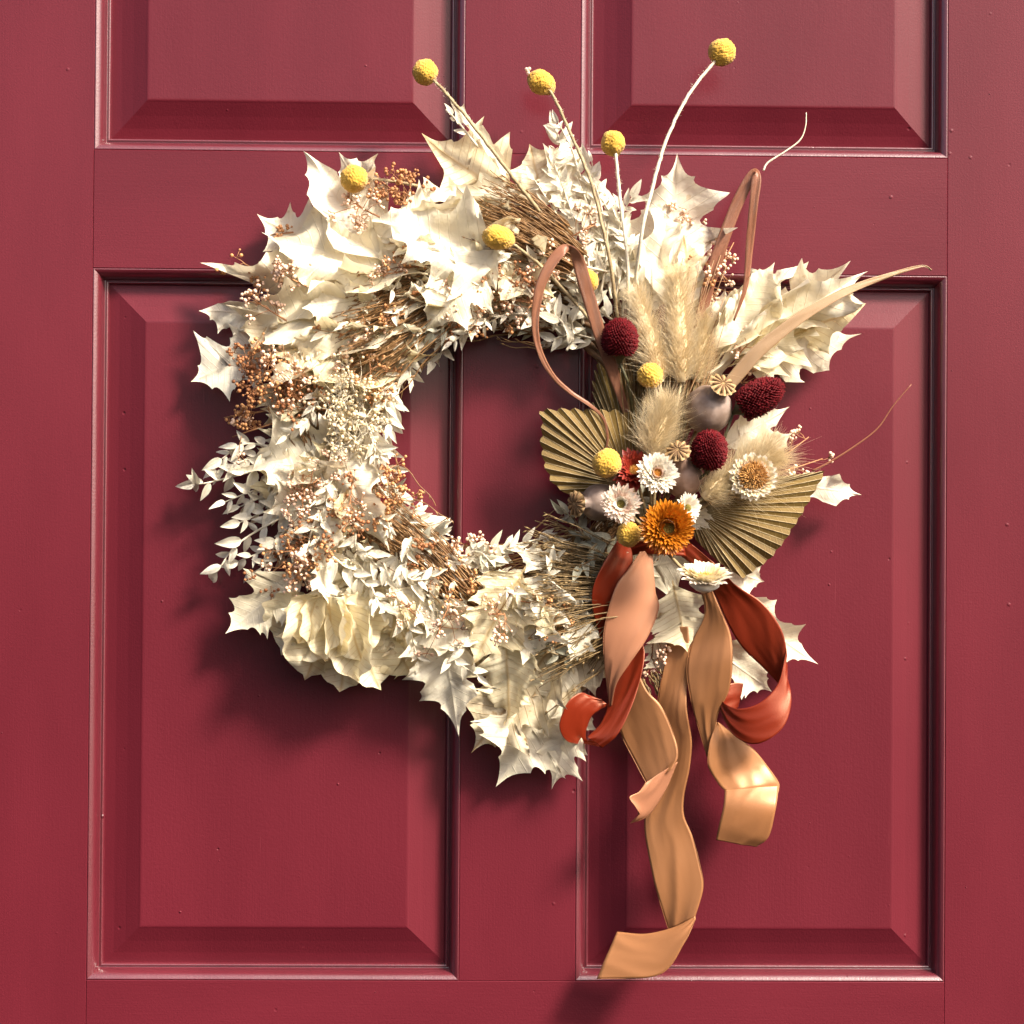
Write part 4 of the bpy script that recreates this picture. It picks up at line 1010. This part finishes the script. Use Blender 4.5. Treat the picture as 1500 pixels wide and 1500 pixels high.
# ------------------------------------------------------------------ poppy pods
def pod(crown, body, hc, hb, rc, rb_, label, mat, tilt=None, seed=0):
    Cc = P(*crown, hc); Cb = P(*body, hb); A = (Cc - Cb).normalized(); Rm = frame(A); rnd = random.Random(seed)
    root = empty('poppy_pod', label, 'seed pod', Cb, 'dried poppy seed pods')
    D = (Cc - Cb).length; r = rb_ * PX; prof = []
    for i in range(17):
        u = i / 16; th = math.pi * (.06 + .84 * u); rr = r * math.sin(th) ** .85; z = -r * math.cos(th)
        prof.append((rr, z))
    z1 = D - .0015; prof += [(r * .38, max(prof[-1][1], z1 * .93)), (r * .36, z1)]
    V = []; F = []; n = 40
    for rr, z in prof:
        for k in range(n):
            a = 2 * math.pi * k / n; q = rr * (1 + .018 * math.cos(a * 10)); V.append(Cb + Rm @ Vector((q * math.cos(a), q * math.sin(a), z)))
    for i in range(len(prof) - 1):
        for k in range(n): F.append((i * n + k, i * n + (k + 1) % n, (i + 1) * n + (k + 1) % n, (i + 1) * n + k))
    F.append(tuple(range(n))[::-1]); part('capsule', V, F, mat, root)
    nr = 11; R2 = rc * PX; V = []; F = []; n = nr * 8; rings = 7
    for i in range(rings):
        u = i / (rings - 1)
        for k in range(n):
            a = 2 * math.pi * k / n; c_ = math.cos(a * nr); rad_ = R2 * u * (1 + .07 * c_ * u + .04 * math.sin(a * 3 + seed))
            z = .0004 * max(0, c_) ** .6 * (1 if u > .01 else 0) + R2 * (.12 - .22 * u * u) - .0010 * (c_ < -.3) * u
            V.append(Cc + Rm @ Vector((rad_ * math.cos(a), rad_ * math.sin(a), z)))
    for i in range(rings - 1):
        for k in range(n): F.append((i * n + k, i * n + (k + 1) % n, (i + 1) * n + (k + 1) % n, (i + 1) * n + k))
    part('crown', V, F, CROWN, root)
    m = MB()
    for k in range(nr):
        a = 2 * math.pi * (k + .5) / nr; d = Vector((math.cos(a), math.sin(a), 0))
        tube(m, [Cc + Rm @ (d * R2 * .15 + Vector((0, 0, R2 * .115 + .0004))), Cc + Rm @ (d * R2 * .5 + Vector((0, 0, R2 * .07 + .0003))), Cc + Rm @ (d * R2 * .84 + Vector((0, 0, -R2 * .03 + .0004)))], [.0004, .0010, .0009], sides=5)
    m.build('grooves', CROWNG, root)
    sm = MB(); b = Cb - A * r * .95; tube(sm, [b, b.lerp(P(955, 780, .03), .6), P(955, 780, .03)], .0018, sides=6); sm.build('stem', GSTEM, root)
pod((843, 738), (878, 736), .078, .060, 19, 27, 'mauve poppy seed pod lying on its side at the left below the palm fan', PODM, seed=1)
pod((1059, 563), (1037, 600), .088, .060, 20, 35, 'large mauve brown poppy seed pod with its crown beside the tan flax leaf', PODM, seed=2)
pod((993, 660), (1000, 698), .098, .064, 18, 30, 'brown poppy seed pod with its starry crown above the white strawflower', PODT, seed=3)

# ------------------------------------------------------------------ fluffy grass heads
def plume(b, t, h0, h1, r, n, L, label, seed=0, fl=.9, mat=None, wd=.00016, stem=None):
    B = P(*b, h0); T = P(*t, h1); rnd = np.random.RandomState(seed)
    root = empty('bunny_tail_grass', label, 'grass head', B, 'fluffy beige grass heads')
    ax = np.array(T - B); LL = np.linalg.norm(ax); ax = ax / LL; Rm = np.array(frame(Vector(ax)))
    u = rnd.uniform(0, 1, n); a = rnd.uniform(0, 2 * math.pi, n); rad_ = r * PX * .42 * np.sqrt(np.sin(np.pi * np.clip(u * .92 + .06, 0, 1))) * rnd.uniform(.5, 1, n)
    loc = np.stack([np.cos(a) * rad_, np.sin(a) * rad_, u * LL], 1)
    S = np.array(B) + loc @ Rm.T
    d = np.stack([np.cos(a) * fl, np.sin(a) * fl, .9 + .7 * u], 1) + rnd.normal(0, .34, (n, 3)); d = d @ Rm.T
    ln = L * PX * (rnd.uniform(.45, 1.1, n) + (rnd.uniform(0, 1, n) > .95) * .5) * (1 - .25 * u)
    V, F = hairs(S, d, ln, wd, rnd.normal(0, .16, (n, 3)) + np.array([0, 0, -.08]), 4)
    V[:, 1] = np.minimum(V[:, 1], -.004)
    np_obj('fluff', V, F, mat or FLUFF, root, B, 'stuff')
    m = MB(); pts = [B + (T - B) * k / 8 for k in range(9)]
    tube(m, pts, [r * PX * .40 * math.sqrt(max(.02, math.sin(math.pi * min(1, k / 8 * .9 + .08)))) for k in range(9)], sides=10)
    m.build('seed_head', FLUFFB, root)
    e = P(955, 790, .03) if stem is None else P(*stem); sm = MB(); tube(sm, [B, B.lerp(e, .5), e], .0010, sides=5); sm.build('stem', GSTEM, root)
plume((968, 560), (932, 432), .066, .068, 27, 2300, 44, 'fluffy beige grass head leaning left behind the upright burgundy flower', 1)
plume((998, 560), (990, 405), .062, .066, 30, 2700, 46, 'tallest fluffy beige grass head reaching up over the white oak leaf', 2)
plume((952, 668), (976, 590), .082, .086, 30, 2300, 46, 'fluffy beige grass head in front of the big poppy pod', 3)
plume((1020, 560), (1030, 470), .048, .050, 26, 1800, 46, 'fluffy beige grass head half hidden beside the light brown palm leaf', 4)
plume((1060, 720), (1130, 665), .060, .062, 40, 2600, 60, 'furry pale grass head spreading to the right behind the brown centred strawflower', 5)
plume((1030, 730), (1065, 700), .070, .072, 26, 1500, 36, 'small olive beige grass head under the lower burgundy flower', 6)
# loose fine stems standing between the flowers
rj = random.Random(5)
for i in range(3):
    root = empty('dry_grass_stalks', ['loose dry grass stalks rising left of the fluffy heads', 'loose dry grass stalks rising behind the golden billy button', 'loose dry grass stalks rising beside the terracotta leaf on the right'][i], 'dried grass', P(950, 760, .03), 'loose dry grass stalks')
    m = MB(); x0, x1, y1 = [(895, 960, 400), (930, 1010, 420), (1000, 1070, 380)][i]
    for k in range(34):
        tx = rj.uniform(x0, x1); ty = y1 + rj.uniform(-10, 120); h = rj.uniform(.03, .062)
        pts = crom([(950 + rj.uniform(-12, 12), 740, .03), ((950 + tx) / 2 + rj.uniform(-14, 14), (740 + ty) / 2, h), (tx, ty, h + .004)], 6)
        tube(m, [P(*q) for q in pts], .0006, .0003, 4)
    m.build('stalks', [BROOMO, GSTEM, FLAXL][i], root)

# ------------------------------------------------------------------ render settings kept light
sc.render.resolution_x = sc.render.resolution_y = 1024
sc.render.engine = 'CYCLES'
sc.cycles.max_bounces = 8; sc.cycles.transmission_bounces = 4; sc.cycles.diffuse_bounces = 4
